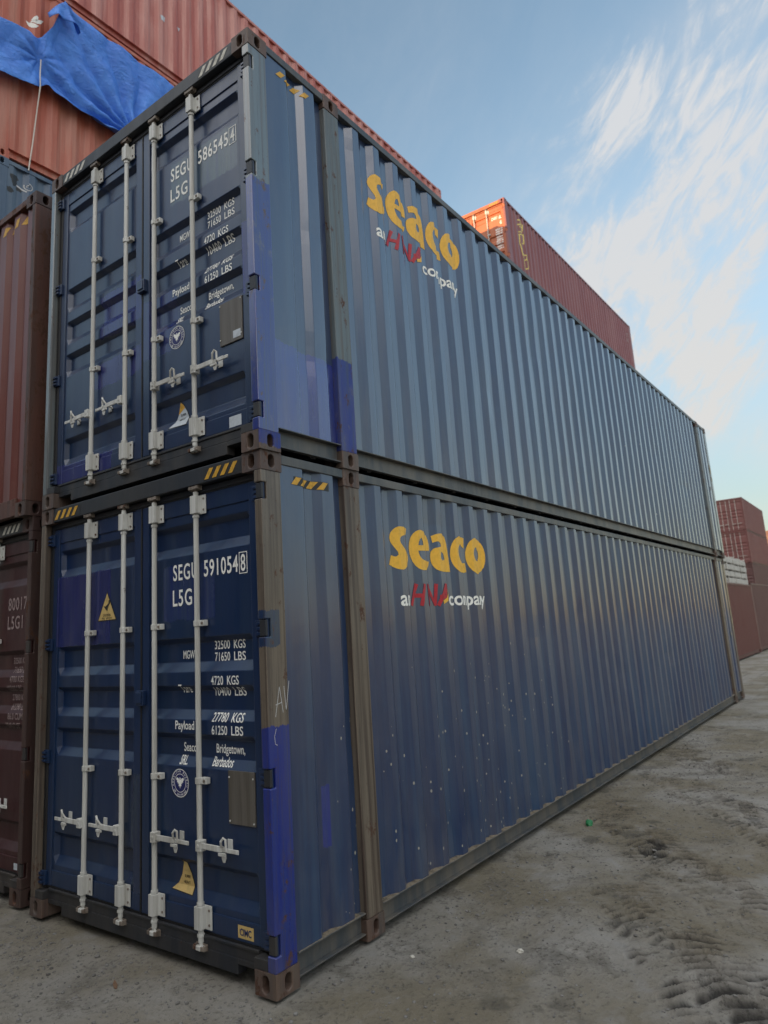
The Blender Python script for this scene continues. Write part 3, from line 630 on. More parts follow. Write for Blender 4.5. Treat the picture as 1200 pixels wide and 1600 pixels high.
LOGO = {'s':[[(1.538,2.511),(1.541,2.526),(1.545,2.542),(1.548,2.558),(1.454,2.558),(1.421,2.558),(1.388,2.553),(1.368,2.543),(1.35,2.528),(1.336,2.511),(1.326,2.49),(1.32,2.47),(1.324,2.451),(1.333,2.432),(1.346,2.413),(1.359,2.395),(1.372,2.379),(1.38,2.365),(1.384,2.347),(1.372,2.336),(1.363,2.332),(1.353,2.333),(1.342,2.336),(1.325,2.344),(1.319,2.33),(1.313,2.316),(1.307,2.301),(1.301,2.287),(1.295,2.273),(1.328,2.261),(1.346,2.252),(1.368,2.243),(1.39,2.238),(1.42,2.237),(1.447,2.244),(1.464,2.256),(1.509,2.278),(1.539,2.305),(1.544,2.326),(1.544,2.344),(1.54,2.361),(1.523,2.374),(1.468,2.384),(1.451,2.401),(1.433,2.417),(1.414,2.434),(1.406,2.45),(1.408,2.465),(1.416,2.476),(1.43,2.485),(1.449,2.492)]],'e':[[(1.698,2.554),(1.668,2.55),(1.646,2.54),(1.626,2.524),(1.609,2.502),(1.591,2.476),(1.576,2.448),(1.569,2.418),(1.568,2.403),(1.568,2.388),(1.572,2.373),(1.575,2.358),(1.582,2.343),(1.59,2.328),(1.601,2.315),(1.608,2.301),(1.617,2.289),(1.625,2.277),(1.644,2.259),(1.664,2.248),(1.691,2.243),(1.733,2.244),(1.816,2.272),(1.827,2.289),(1.835,2.318),(1.735,2.317),(1.709,2.323),(1.684,2.332),(1.669,2.345),(1.662,2.36),(1.659,2.374),(1.656,2.392),(1.673,2.392),(1.704,2.393),(1.734,2.394),(1.823,2.403),(1.854,2.405),(1.855,2.425),(1.855,2.445),(1.85,2.472),(1.84,2.5),(1.824,2.524),(1.762,2.538),(1.724,2.549)],[(1.66,2.433),(1.664,2.448),(1.668,2.464),(1.678,2.479),(1.703,2.494),(1.715,2.476),(1.72,2.462),(1.722,2.436),(1.686,2.434)]],'a':[[(1.891,2.524),(1.909,2.53),(1.927,2.537),(1.946,2.543),(1.995,2.549),(2.077,2.549),(2.107,2.534),(2.119,2.508),(2.124,2.493),(2.128,2.477),(2.13,2.459),(2.132,2.441),(2.135,2.421),(2.137,2.4),(2.139,2.377),(2.141,2.354),(2.142,2.332),(2.144,2.31),(2.145,2.294),(2.146,2.278),(2.146,2.262),(2.147,2.246),(2.114,2.246),(2.034,2.241),(1.988,2.24),(1.94,2.245),(1.915,2.257),(1.895,2.273),(1.881,2.296),(1.866,2.319),(1.86,2.344),(1.862,2.368),(1.871,2.391),(1.885,2.408),(1.901,2.421),(1.919,2.429),(1.939,2.432),(1.959,2.436),(1.988,2.443),(1.982,2.467),(1.971,2.477),(1.954,2.482),(1.934,2.481),(1.917,2.476),(1.899,2.47),(1.896,2.488),(1.893,2.506)],[(1.979,2.401),(2.002,2.391),(2.012,2.376),(2.015,2.357),(2.019,2.339),(1.99,2.328),(1.972,2.345),(1.97,2.363),(1.974,2.382)]],'c':[[(2.418,2.543),(2.377,2.549),(2.274,2.545),(2.221,2.523),(2.204,2.506),(2.188,2.482),(2.176,2.456),(2.168,2.426),(2.164,2.398),(2.164,2.371),(2.168,2.345),(2.176,2.318),(2.189,2.293),(2.208,2.27),(2.232,2.252),(2.272,2.242),(2.373,2.245),(2.422,2.255),(2.417,2.278),(2.412,2.3),(2.406,2.319),(2.4,2.329),(2.289,2.323),(2.268,2.35),(2.257,2.371),(2.251,2.394),(2.249,2.415),(2.252,2.435),(2.261,2.454),(2.281,2.478),(2.369,2.472),(2.384,2.464),(2.405,2.455),(2.408,2.472),(2.41,2.49),(2.413,2.507),(2.415,2.525)]],'o':[[(2.543,2.55),(2.506,2.536),(2.483,2.523),(2.463,2.502),(2.446,2.474),(2.434,2.445),(2.426,2.414),(2.424,2.383),(2.431,2.352),(2.441,2.323),(2.456,2.295),(2.468,2.283),(2.479,2.27),(2.494,2.258),(2.521,2.248),(2.551,2.237),(2.654,2.259),(2.691,2.275),(2.717,2.299),(2.73,2.327),(2.74,2.357),(2.744,2.389),(2.744,2.423),(2.741,2.441),(2.738,2.459),(2.733,2.475),(2.728,2.491),(2.711,2.52),(2.68,2.54),(2.645,2.55)],[(2.544,2.468),(2.637,2.461),(2.648,2.444),(2.654,2.421),(2.651,2.396),(2.642,2.375),(2.565,2.347),(2.543,2.352),(2.529,2.364),(2.518,2.387),(2.514,2.409),(2.518,2.432),(2.526,2.45)]]}
HNA = [[(1.617,2.132),(1.554,1.984)],[(1.695,2.131),(1.652,1.981)],[(1.596,2.052),(1.67,2.05)],[(1.748,2.132),(1.756,1.98)],[(1.784,2.122),(1.876,1.988)],[(1.898,2.137),(1.875,1.982)],[(2.002,2.136),(1.908,1.98)],[(2.002,2.136),(1.992,2.029)],[(1.929,2.042),(1.999,2.041)]]
def rounded(poly, keep=.85):
    out = []; n = len(poly)
    for i in range(n):
        a, b, c = (Vector(poly[i - 1]), Vector(poly[i]), Vector(poly[(i + 1) % n]))
        ang = (b - a).angle(c - b) if (b - a).length > 0 and (c - b).length > 0 else 0
        if ang > 1.0: out.append(tuple(b))
        else: out += [tuple(b.lerp(a, .25)), tuple(b.lerp(c, .25))]
    return out
def blue_art(c, serial, digit, upper):
    # company name on the long side
    a = Art()
    for ch in LOGO.values():
        P = [list(p) for p in ch]
        if upper: P = [[(x + .005, (z - 2.24) * 1.08 + 2.225) for x, z in p] for p in P]
        a.poly(*P)
    wall = c.sides[1]
    c.side_art(a, 'company_name', 'yellow', wall)
    dz = .03 if upper else 0
    a = Art().text('an', 1.375, 1.53, 1.978 + dz, 2.062 + dz, .02, capref=(0, .54)); c.side_art(a, 'slogan_lettering', 'lettering', wall); a = Art().text('company', 2.09, 2.70, 1.978 + dz - (.02 if upper else 0), 2.062 + dz - (.02 if upper else 0), .02, capref=(0, .54)); c.side_art(a, 'slogan_lettering', 'lettering', wall)
    a = Art()
    for p, q in HNA: a.stroke((p[0], p[1] + dz), (q[0], q[1] + dz), .030)
    c.side_art(a, 'red_lettering', 'red', wall, off=.0040)
    a = Art().poly([(2.068, 2.134 + dz), (2.05, 2.07 + dz), (2.019, 2.01 + dz), (1.95, 1.985 + dz), (1.945, 2.012 + dz), (2.003, 2.035 + dz), (2.03, 2.09 + dz)]); c.side_art(a, 'yellow_swoosh', 'yellow', wall, off=.0052)
    # hazard marks on the end panel
    a = Art(); z1 = 2.80 if not upper else 2.80
    a.rect(.29, .62, 2.719, 2.775)
    if not upper: c.side_art(a, 'hazard_tape', 'stripe_black', c.sides[0], off=.0022)
    a = Art(); stripes(a, .265, .60, 2.722, 2.772, 4, .9, .40); c.side_art(a, 'hazard_stripe', 'stripe_yellow', c.sides[0], off=.0036)
    front_stripes(c, 0, 0, 'stripe_white' if upper else 'stripe_yellow')
    # door lettering
    D = c.door_r
    kz = .0 if not upper else -.012
    c.door_art(Art().text('SEGU', -.898, -.655, 2.208 + kz, 2.307 + kz, .014, 1.15), 'owner_code', 'lettering')
    c.door_art(Art().text(serial, -.595, -.285, 2.208 + kz, 2.307 + kz, .014, 1.1), 'serial_number', 'lettering')
    a = Art().text(digit, -.262, -.222, 2.208 + kz, 2.307 + kz, .010)
    u0, u1, v0, v1, t = -.276, -.205, 2.192 + kz, 2.322 + kz, .005
    a.rect(u0, u1, v0, v0 + t).rect(u0, u1, v1 - t, v1).rect(u0, u0 + t, v0 + t, v1 - t).rect(u1 - t, u1, v0 + t, v1 - t)
    c.door_art(a, 'check_digit', 'lettering')
    c.door_art(Art().text('L5G1', -.903, -.665, 2.045 + kz, 2.145 + kz, .014, 1.15), 'size_code', 'lettering')
    h = .050
    rows = [('32500', 'KGS', 1.760), ('71650', 'LBS', 1.690), ('4720', 'KGS', 1.553), ('10400', 'LBS', 1.487), ('27780', 'KGS', 1.340), ('61250', 'LBS', 1.268)]
    for num, un, z in rows:
        nw = .135 if len(num) == 5 else .108
        c.door_art(Art().text(num, -.545, -.545 + nw, z, z + h, .010, 1.05), 'weight_figure', 'lettering'); c.door_art(Art().text(un, -.545 + nw + .035, -.545 + nw + .035 + .10, z, z + h, .010), 'unit_lettering', 'lettering')
    for tx, ua, ub, z in (('MGW', -.845, -.735, 1.712), ('Tare', -.855, -.755, 1.506), ('Payload', -.885, -.705, 1.290)):
        c.door_art(Art().text(tx, ua, ub, z, z + h, .012), 'weight_heading', 'lettering')
    for tx, ua, ub, z in (('Seaco', -.845, -.725, 1.157), ('SRL.', -.860, -.785, 1.083), ('Bridgetown,', -.545, -.30, 1.160), ('Barbados', -.56, -.385, 1.088)):
        c.door_art(Art().text(tx, ua, ub, z, z + h, .012), 'owner_name', 'lettering')
    # classification emblem
    cu, cv, rr = -.842, .975, .082
    ring = lambda r, n=40: [(cu + r * math.cos(2 * math.pi * i / n), cv + r * math.sin(2 * math.pi * i / n)) for i in range(n)]
    e = c.door_art(Art().poly(ring(rr)), 'round_emblem', 'emblem_blue', off=.0018)
    a = Art(); a.poly(ring(rr), ring(rr - .004)); a.poly(ring(rr * .66), ring(rr * .66 - .003))
    def ringtext(txt, a0, a1, flip=False):
        n = len(txt)
        for i, chh in enumerate(txt):
            if chh == ' ': continue
            t = a0 + (a1 - a0) * (i + .5) / n; me = text_mesh(chh, .02); xs = [v.co.x for v in me.vertices]; xm = (min(xs) + max(xs)) / 2; sc = .0165; rm = rr * .83
            cx, cy = cu + rm * math.cos(t), cv + rm * math.sin(t); rot = t - math.pi / 2 if not flip else t + math.pi / 2
            cr, sr = math.cos(rot), math.sin(rot)
            a.me(me, lambda x, y, cx=cx, cy=cy, cr=cr, sr=sr, xm=xm: (cx + ((x - xm) * cr - (y - .35) * sr) * sc, cy + ((x - xm) * sr + (y - .35) * cr) * sc))
    ringtext('AMERICAN BUREAU', R(200), R(-20)); ringtext('OF SHIPPING', R(215), R(325), True)
    k = rr * .55   # spread-winged bird
    bird = [(0, .75), (.12, .62), (.10, .40), (.35, .62), (.72, .70), (.80, .40), (.62, .30), (.66, .10), (.42, .08), (.44, -.12), (.22, -.08), (.30, -.40), (.10, -.38), (.0, -.75), (-.12, -.38), (-.34, -.42), (-.22, -.08), (-.46, -.12), (-.42, .08), (-.66, .06), (-.62, .30), (-.82, .42), (-.70, .70), (-.35, .60), (-.10, .42), (-.14, .62)]
    a.poly([(cu + x * k * 1.0, cv + y * k * 1.0) for x, y in bird])
    c.door_art(a, 'emblem_print', 'lettering', parent=D, off=.0030)
    # data plate
    m = MB(); m.box(DX - .010, DX - .0008, .185, .400, .790, 1.075) if not upper else m.box(DX - .010, DX - .0008, .185, .395, .765, 1.055)
    m.build('data_plate', 'plate', D, bevel=.001)
    m = MB()
    for yy in (.195, .390):
        for zz in (.805, 1.04): m.tube([(DX - .013, yy, zz), (DX - .009, yy, zz)], .005, 8)
    m.build('rivet', 'rod', D)
    if upper:
        Art().rect(-.27, -.20, .785, .835).drape('plate_tag', 'sticker_white', lambda u, v: (DX - .0115, -u, v), parent=D)
    # sail-shaped sticker
    cux, cvz = -.945, .368
    if upper: cvz = .345
    pts = [(0, 0), (.045, .035), (.075, .085), (.095, .17), (.125, .145), (.16, .095), (.185, .04), (.19, -.01)]
    sp = [(cux + x, cvz + z) for x, z in pts]; sc = [(cux + .10 + (x - .10) * 1.09, cvz + .06 + (z - .06) * 1.09) for x, z in pts]
    c.door_art(Art().poly(sc), 'sticker_border', 'ink', off=.0016)
    c.door_art(Art().poly(sp), 'heavy_load_sticker', 'sticker_yellow' if not upper else 'sticker_white', off=.0028)
    a = Art(); q = 'ink'
    a.text('SUPER', cux + .098, cux + .152, cvz + .068, cvz + .084, .02); a.text('HEAVY', cux + .09, cux + .152, cvz + .036, cvz + .052, .02)
    c.door_art(a, 'sticker_print', 'ink', off=.0040)
    if upper:
        c.door_art(Art().poly([(cux + .075, cvz + .085), (cux + .095, cvz + .17), (cux + .125, cvz + .145), (cux + .14, cvz + .122)]), 'sticker_tip', 'stripe_yellow', off=.0036)
        Art().rect(-.325, -.215, .205, .275).drape('white_sticker', 'sticker_white', lambda u, v: (DFR + .004 - .0015, -u, v), parent=D)
    else:
        Art().rect(-.345, -.222, .213, .278).drape('maker_sticker', 'sticker_yellow', lambda u, v: (DFR + .004 - .0015, -u, v), parent=D)
        Art().text('CIMC', -.330, -.238, .228, .262, .025).drape('maker_print', 'ink_blue', lambda u, v: (DFR + .004 - .0030, -u, v), parent=D)
        t3 = [(-1.752, 1.998), (-1.637, 2.206), (-1.520, 1.998)]; cx_, cz_ = -1.637, 2.067
        c.door_art(Art().poly(t3), 'warning_sign_border', 'ink', parent=c.door_l, off=.0016)
        c.door_art(Art().poly([(cx_ + (x - cx_) * .90, cz_ + (z - cz_) * .90) for x, z in t3]), 'warning_sign', 'sticker_yellow', parent=c.door_l, off=.0028)
        a = Art(); a.poly([(-1.680, 2.105), (-1.655, 2.098), (-1.640, 2.108), (-1.618, 2.120), (-1.618, 2.140), (-1.604, 2.140), (-1.600, 2.118), (-1.622, 2.095), (-1.632, 2.065), (-1.655, 2.082)])
        a.text('CAUTION', -1.682, -1.592, 2.030, 2.046, .02); a.text("9'6\" HIGH", -1.695, -1.580, 2.010, 2.024, .0)
        c.door_art(a, 'warning_print', 'ink', parent=c.door_l, off=.0040)
        # chalk marks on the corner post
        a = Art(); S = lambda p, q, w_=.0035: a.stroke(p, q, w_)
        S((.058, 1.378), (.094, 1.535)); S((.094, 1.535), (.118, 1.395)); S((.062, 1.440), (.112, 1.450)); S((.130, 1.535), (.143, 1.405)); S((.143, 1.405), (.172, 1.560))
        S((.060, 1.315), (.045, 1.275), .003); S((.045, 1.275), (.05, 1.235), .003); S((.05, 1.235), (.065, 1.228), .003)
        a.drape('chalk_mark', 'chalk', lambda u, v: (u, .003 - .0012, v), parent=c.post)
blue_art(blue1, '591054', '8', False)
blue_art(blue2, '586545', '4', True)
# repair spots at the far corner of both blue containers
spot = paint('bare_primer', srgb(150, 140, 112), srgb(110, 104, 90), .6, .1, .2, .6, .3)
for c, sp in ((blue1, [(13.60, 1.72, .05, .10), (13.62, 1.58, .07, .09), (13.58, 1.42, .05, .06), (13.35, 1.32, .05, .05)]), (blue2, [(13.60, 1.95, .06, .16), (13.63, 1.75, .05, .07), (13.40, 1.5, .03, .05)])):
    a = Art()
    for x, z, rx_, rz_ in sp: a.poly([(x + rx_ * math.cos(t) * rng.uniform(.6, 1.1), z + rz_ * math.sin(t) * rng.uniform(.6, 1.1)) for t in [2 * math.pi * i / 11 for i in range(11)]])
    a.drape('paint_scar', spot, lambda u, v: (u, .001 if u > 13.54 else .010, v), [13.54], (), c.root)

# ---- neighbours on the left ---------------------------------------------
maroon = paint('dark_maroon_paint', (.038, .007, .009, 1), (.052, .014, .015, 1), .5, .06, .05, .50, .3, band=6, seed=21)
maroonp = paint('rusty_maroon_post_paint', (.040, .020, .018, 1), (.065, .030, .024, 1), .8, .35, .3, .6, .6, band=10, seed=22)
brown = paint('brown_red_wall_paint', (.125, .028, .022, 1), (.15, .058, .046, 1), .6, .12, .2, .40, .3, band=7, seed=23)
brownp = paint('rust_streaked_post_paint', (.095, .036, .024, 1), (.05, .030, .026, 1), .9, .45, .1, .6, .6, band=10, seed=24)
darkh = paint('dark_grimy_header_paint', (.022, .020, .022, 1), (.04, .035, .034, 1), .7, .1, .3, .55, .4, band=4, seed=25)
lft1 = Container('shipping_container', 'dark maroon container with doors numbered 800173, on the ground at the left', (.03, 2.63, 0), side=maroon, door=maroon, post=maroonp, cast=maroonp, rail=maroonp, hdr=darkh, det=2)
lft2 = Container('shipping_container', 'brownish red container with ribbed end wall, on top of the dark maroon one', (-.04, 2.625, 2.897), side=brown, post=brownp, cast=maroonp, rail=brownp, hdr=darkh, front='wall', det=2)
a = Art(); h = .10
a.text('KKFU', -1.0, -.75, 2.165, 2.265, .012, 1.1); a.v = []; a.f = []
a.text('800173', -.475, -.122, 2.168, 2.268, .012, 1.12); a.text('L5G1', -.478, -.235, 2.015, 2.118, .012, 1.12)
lft1.door_art(a, 'serial_number', 'lettering_grey')
a = Art()
for i, (t_, sh) in enumerate((('32500 KGS', 0), ('71650 LBS', .02), ('4700 KGS', .01), ('10360 LBS', -.03), ('27800 KGS', 0), ('61290 LBS', .01), ('86.0 CUM', .0), ('3040 CUFT', -.03))):
    z = 1.735 - i * .072; a = Art(); a.text(t_, -.42 + sh, -.19 + sh, z, z + .047, .012); lft1.door_art(a, 'weight_lettering', 'lettering_grey')
Art().rect(-.225, -.10, .215, .262).drape('pale_sticker', 'sticker_white', lambda u, v: (DFR + .004 - .0015, -u, v), parent=lft1.door_r)
front_stripes(lft1, 0, 0, 'stripe_white')
a = Art(); stripes(a, -.62, -.19, 2.70, 2.775, 4, .5, .45); epts = lft2.endp
a.drape('hazard_stripe', 'stripe_yellow', lambda u, v: (.025 + interp(epts, -u) - .003, -u, v), [-x for x, _ in epts], (), lft2.root)

# ---- tall stack behind (salmon and pink-red containers with a blue tarp) --
salmon = paint('faded_salmon_wall_paint', (.42, .10, .055, 1), (.46, .20, .14, 1), .9, .11, .0, .5, .3, band=5, seed=31)
pink = paint('faded_pink_red_wall_paint', (.38, .095, .070, 1), (.52, .25, .21, 1), .9, .07, .0, .45, .3, band=5, seed=32)
slate = paint('scuffed_slate_blue_paint', (.055, .095, .16, 1), (.12, .16, .20, 1), .6, .10, .0, .45, .3, band=5, seed=33)
YB = 5.40; X40 = 12.192
def simple(label, loc, mat, H, L=X40, det=0, group=None, **kw):
    kw.setdefault('posts40', False)
    return Container('shipping_container', label, loc, L=L, H=H, side=mat, det=det, group=group, **kw)
bs = [('lowest container of the tall stack behind, hidden behind the brown one', maroon, 2.591), ('second container of the tall stack behind, hidden behind the brown one', brown, 2.591),
      ('slate blue scuffed container under the tarp-covered salmon one', slate, 2.896), ('faded salmon red container with a blue tarp over its side', salmon, 2.950), ('pinkish red container at the very top of the stack behind, above the tarp', pink, 2.640)]
z = 0.; back = []
for i, (lb, mt, h) in enumerate(bs):
    x = .82 if i < 4 else .32
    back.append(simple(lb, (x, YB, z), mt, h, det=1 if i >= 2 else 0, front='wall')); z += h
ship = [(1.17, 10.316), (1.216, 10.321), (1.241, 10.359), (1.224, 10.395), (1.237, 10.46), (1.304, 10.513), (1.311, 10.469), (1.389, 10.506), (1.349, 10.419), (1.309, 10.351), (1.269, 10.294), (1.228, 10.276), (1.191, 10.284)]
zc4 = back[3].root.location.z; s4 = back[3]
a = Art()
a.poly([(x - .82, z - zc4) for x, z in [(1.215, 10.385), (1.245, 10.455), (1.285, 10.500), (1.305, 10.490), (1.300, 10.430), (1.255, 10.395)]])
a.poly([(x - .82, z - zc4) for x, z in [(1.205, 10.345), (1.235, 10.400), (1.300, 10.440), (1.390, 10.500), (1.345, 10.405), (1.285, 10.365), (1.235, 10.365)]])
a.poly([(x - .82, z - zc4) for x, z in [(1.150, 10.340), (1.195, 10.335), (1.225, 10.350), (1.275, 10.350), (1.315, 10.350), (1.275, 10.290), (1.225, 10.270), (1.180, 10.285)]])
s4.side_art(a, 'white_emblem', 'lettering', s4.sides[0])
a = Art(); a.poly([(3.0, 1.1), (3.12, 1.16), (3.1, 1.05), (3.02, 1.02)]); a.poly([(3.35, 1.15), (3.42, 1.18), (3.4, 1.10)]); back[4].side_art(a, 'pale_sticker', 'sticker_white', back[4].sides[0])
# scrawled marks on the slate blue container
a = Art()
def arc(cx, cy, r, a0, a1, w_=.012, n=10):
    for i in range(n):
        t0, t1 = a0 + (a1 - a0) * i / n, a0 + (a1 - a0) * (i + 1) / n
        a.stroke((cx + r * math.cos(t0), cy + r * math.sin(t0)), (cx + r * math.cos(t1), cy + r * math.sin(t1)), w_)
arc(.44, 2.635, .050, R(-200), R(80)); arc(.44, 2.635, .020, R(-20), R(200)); arc(.66, 2.60, .045, R(10), R(170)); a.stroke((.30, 2.60), (.42, 2.56), .02)
back[2].side_art(a, 'chalk_scrawl', 'chalk', back[2].sides[0])
a = Art()
for cx, cy, rx_, rz_ in ((.26, 2.66, .07, .10), (.34, 2.56, .05, .05), (.56, 2.52, .10, .03), (.20, 2.48, .06, .05)):
    a.poly([(cx + rx_ * math.cos(t) * rng.uniform(.55, 1.15), cy + rz_ * math.sin(t) * rng.uniform(.55, 1.15)) for t in [2 * math.pi * i / 13 for i in range(13)]])
back[2].side_art(a, 'black_smear', 'stripe_black', back[2].sides[0], off=.0016)

# tarp ----------------------------------------------------------------
tarp_m = NT('blue_tarpaulin'); t = tarp_m
t.l(t.mix(t.ramp(t.noise(3, (1, 1, 1), 6, .6), .35, .7), (.045, .19, .68, 1), (.065, .25, .78, 1)), t.p.inputs['Base Color']); t.p.inputs['Roughness'].default_value = .5
b = t.n('ShaderNodeBump'); b.inputs['Strength'].default_value = 1.0; b.inputs['Distance'].default_value = .05; t.l(t.math('ABSOLUTE', t.math('SUBTRACT', t.noise(5, (1, 1, 1.4), 8, .62, 2.2), .5)), b.inputs['Height']); t.l(b.outputs[0], t.p.inputs['Normal'])
def tarp():
    bm = bmesh.new(); nx, nz = 300, 120
    def pl(pts, x):
        for (a_, b_), (c_, d_) in zip(pts, pts[1:]):
            if x <= c_: return b_ + (d_ - b_) * (x - a_) / (c_ - a_)
        return pts[-1][1]
    top = [(.55, 10.0), (.78, 9.99), (.95, 10.03), (1.12, 10.03), (1.24, 10.03), (1.32, 10.12), (1.44, 10.35), (1.55, 10.78), (1.60, 10.90), (1.75, 10.86), (3.5, 10.83), (5.2, 10.83)]
    bot = [(.55, 9.12), (.81, 9.16), (1.0, 9.21), (1.22, 9.25), (1.42, 9.40), (1.50, 9.33), (1.75, 9.30), (2.0, 9.30), (2.3, 9.26), (2.55, 9.30), (5.2, 9.3)]
    grid = []
    knot = Vector((1.30, 9.75)); pin2 = Vector((2.75, 9.28)); pin3 = Vector((1.62, 10.85))
    for i in range(nx + 1):
        x = .55 + (5.2 - .55) * i / nx; zt, zb = pl(top, x), pl(bot, x); row = []
        for j in range(nz + 1):
            z_ = zb + (zt - zb) * j / nz; d = .0
            p = Vector((x, z_))
            for q, A, fr, fall in ((knot, .028, 10, .35), (pin2, .11, 17, 1.1), (pin3, .022, 9, .5)):
                v = p - q; rr = v.length; th = math.atan2(v.y, v.x)
                d += A * (1 - 2 * abs(math.sin(th * fr * .5 + 1.2 * noise.noise(Vector((x * 1.3, z_ * 1.3, fr)))))) * -1 * min(rr / .25, 1) * math.exp(-rr / fall)
            d += .030 * noise.noise(Vector((x * 2.2, z_ * 1.2, 3.))) + .012 * noise.noise(Vector((x * 7, z_ * 5, 1.)))
            d += .030 * (.5 - abs(noise.noise(Vector((x * 3.1 + z_ * 1.9, z_ * 1.5 - x, 7.))))) + .012 * (.5 - abs(noise.noise(Vector((x * 8 + z_ * 5, z_ * 6 - x * 3, 9.)))))
            d += .014 * abs(math.sin(x * 9 - z_ * 5 + 3 * noise.noise(Vector((x, z_, 5))))) * (1 if x < 1.35 else 0)
            d += .035 * math.exp(-((z_ - zb) / .12) ** 2)
            if x < 1.35: d += .05 * math.exp(-((x - 1.30) / .05) ** 2) * (-1)
            # folded-over flap at the peak
            fl = max(0, 1 - abs(x - 1.55) / .28) * max(0, 1 - (zt - z_) / .42); d += .10 * fl
            row.append(bm.verts.new((x, YB - .035 - max(0, d + .03), z_)))
        grid.append(row)
    for i in range(nx):
        for j in range(nz): bm.faces.new((grid[i][j], grid[i + 1][j], grid[i + 1][j + 1], grid[i][j + 1]))
    me = bpy.data.meshes.new('tarpaulin'); bm.to_mesh(me); bm.free()
    for p in me.polygons: p.use_smooth = True
    me.materials.append(tarp_m.m); o = bpy.data.objects.new('tarpaulin', me); COL.objects.link(o)
    s = o.modifiers.new('thickness', 'SOLIDIFY'); s.thickness = .003; s.offset = 0
    tag(o, 'crumpled bright blue tarpaulin hanging over the side of the salmon red container', 'tarpaulin')
    # loose folded flap as its own piece
    m = MB(); pts = []
    n = 14
    for i in range(n + 1):
        for j in range(7):
            s_, q = i / n, j / 6
            x = 1.34 + .44 * s_; z0_ = 10.36 + .22 * math.sin(math.pi * s_ * .8) - .06 * s_; zt_ = 10.46 + .42 * math.sin(math.pi * min(1, s_ * 1.05) * .62) if s_ < .6 else 10.85 - (s_ - .6) * 1.05
            z_ = z0_ + (max(zt_, z0_ + .02) - z0_) * q
            pts.append((x, YB - .17 - .06 * math.sin(s_ * 9) * (1 - q) - .05 * (1 - q), z_))
    m.add(pts, [(i * 7 + j, (i + 1) * 7 + j, (i + 1) * 7 + j + 1, i * 7 + j + 1) for i in range(n) for j in range(6)])
    f = m.build('tarpaulin_flap', tarp_m.m, o, smooth=True); s = f.modifiers.new('thickness', 'SOLIDIFY'); s.thickness = .004
tarp()
m = MB(); m.tube([(1.30, YB - .11, 9.72), (1.30, YB - .10, 9.5), (1.30, YB - .12, 9.30), (1.30, YB - .06, 9.0), (1.29, YB - .03, 8.7), (1.27, YB - .02, 8.4), (1.25, YB - .02, 8.2), (1.24, YB - .012, 8.04)], .0085, 8)
tag(m.build('rope', plain('white_rope', srgb(215, 210, 200), .8, .15, 80), smooth=True), 'thin white rope hanging from the tied lower edge of the blue tarp', 'rope')

# ---- tall stack further back with the sunlit doors ------------------------
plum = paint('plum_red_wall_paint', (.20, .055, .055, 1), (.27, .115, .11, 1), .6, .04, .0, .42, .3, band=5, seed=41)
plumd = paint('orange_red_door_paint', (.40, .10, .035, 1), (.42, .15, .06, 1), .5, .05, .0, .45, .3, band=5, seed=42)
XO, YO = 14.67, 4.50; z = 0
cols = [(maroon, 2.896), (brown, 2.896), (slate, 2.896), (maroon, 2.591), (plum, 2.896)]
for i, (mt, h) in enumerate(cols):
    top = i == 4
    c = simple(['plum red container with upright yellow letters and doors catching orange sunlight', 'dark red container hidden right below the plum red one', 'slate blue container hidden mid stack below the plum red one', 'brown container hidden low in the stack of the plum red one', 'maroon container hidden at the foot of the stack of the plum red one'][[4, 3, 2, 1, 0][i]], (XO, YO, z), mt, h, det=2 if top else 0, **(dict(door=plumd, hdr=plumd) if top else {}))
    z += h
tp = c
GL = [[(15.619, 13.9), (15.702, 12.364)], [(15.619, 13.9), (15.872, 13.959)], [(15.579, 13.73), (15.871, 13.844)], [(15.872, 13.959), (15.878, 13.872)], [(15.674, 13.687), (15.908, 13.772)], [(15.932, 13.873), (15.895, 13.651)], [(15.601, 13.489), (15.881, 13.594)], [(15.578, 13.39), (15.93, 13.528)], [(15.63, 13.389), (15.607, 13.066)], [(15.918, 13.522), (15.911, 13.228)], [(15.702, 13.134), (15.911, 13.228)], [(15.636, 13.079), (15.684, 12.727)], [(15.697, 12.783), (15.983, 12.857)], [(15.714, 12.74), (15.723, 12.67)], [(15.983, 12.857), (15.961, 12.722)], [(15.736, 12.613), (16.002, 12.715)], [(15.736, 12.613), (15.741, 12.306)], [(16.002, 12.715), (16.01, 12.418)], [(15.745, 12.32), (16.01, 12.418)]]
a = Art(); zt = tp.root.location.z
for p, q in GL[1:]: a.stroke((p[0] - XO, p[1] - zt), (q[0] - XO, q[1] - zt), .035)
tp.side_art(a, 'upright_yellow_lettering', plain('pale_yellow_paint', (.75, .62, .16, 1), .5, .1), tp.sides[0])
a = Art(); a.text('CAIU', -.49, -.30, 2.35, 2.46, .03); a.text('802938', -.24, -.06, 2.33, 2.44, .03); a.text('45R1', -.22, -.10, 2.14, 2.25, .03)
a.v = [(u * 1.0 - .02, v) for u, v in a.v]
for i in range(9): a.text('00000 000'[i % 2:], -.40, -.14, 1.98 - i * .075, 2.03 - i * .075, .04)
tp.door_art(a, 'door_lettering', 'lettering')
a = Art(); a.text('COTC', 11.45, 11.75, 2.25, 2.40, .03); a.text('45', 11.55, 11.70, 2.02, 2.15, .03); a.text('8', 11.75, 11.85, 1.4, 1.5, .03); tp.side_art(a, 'small_side_lettering', 'lettering_grey', tp.sides[0])
front_stripes(tp, 0, 0, 'stripe_yellow', False)

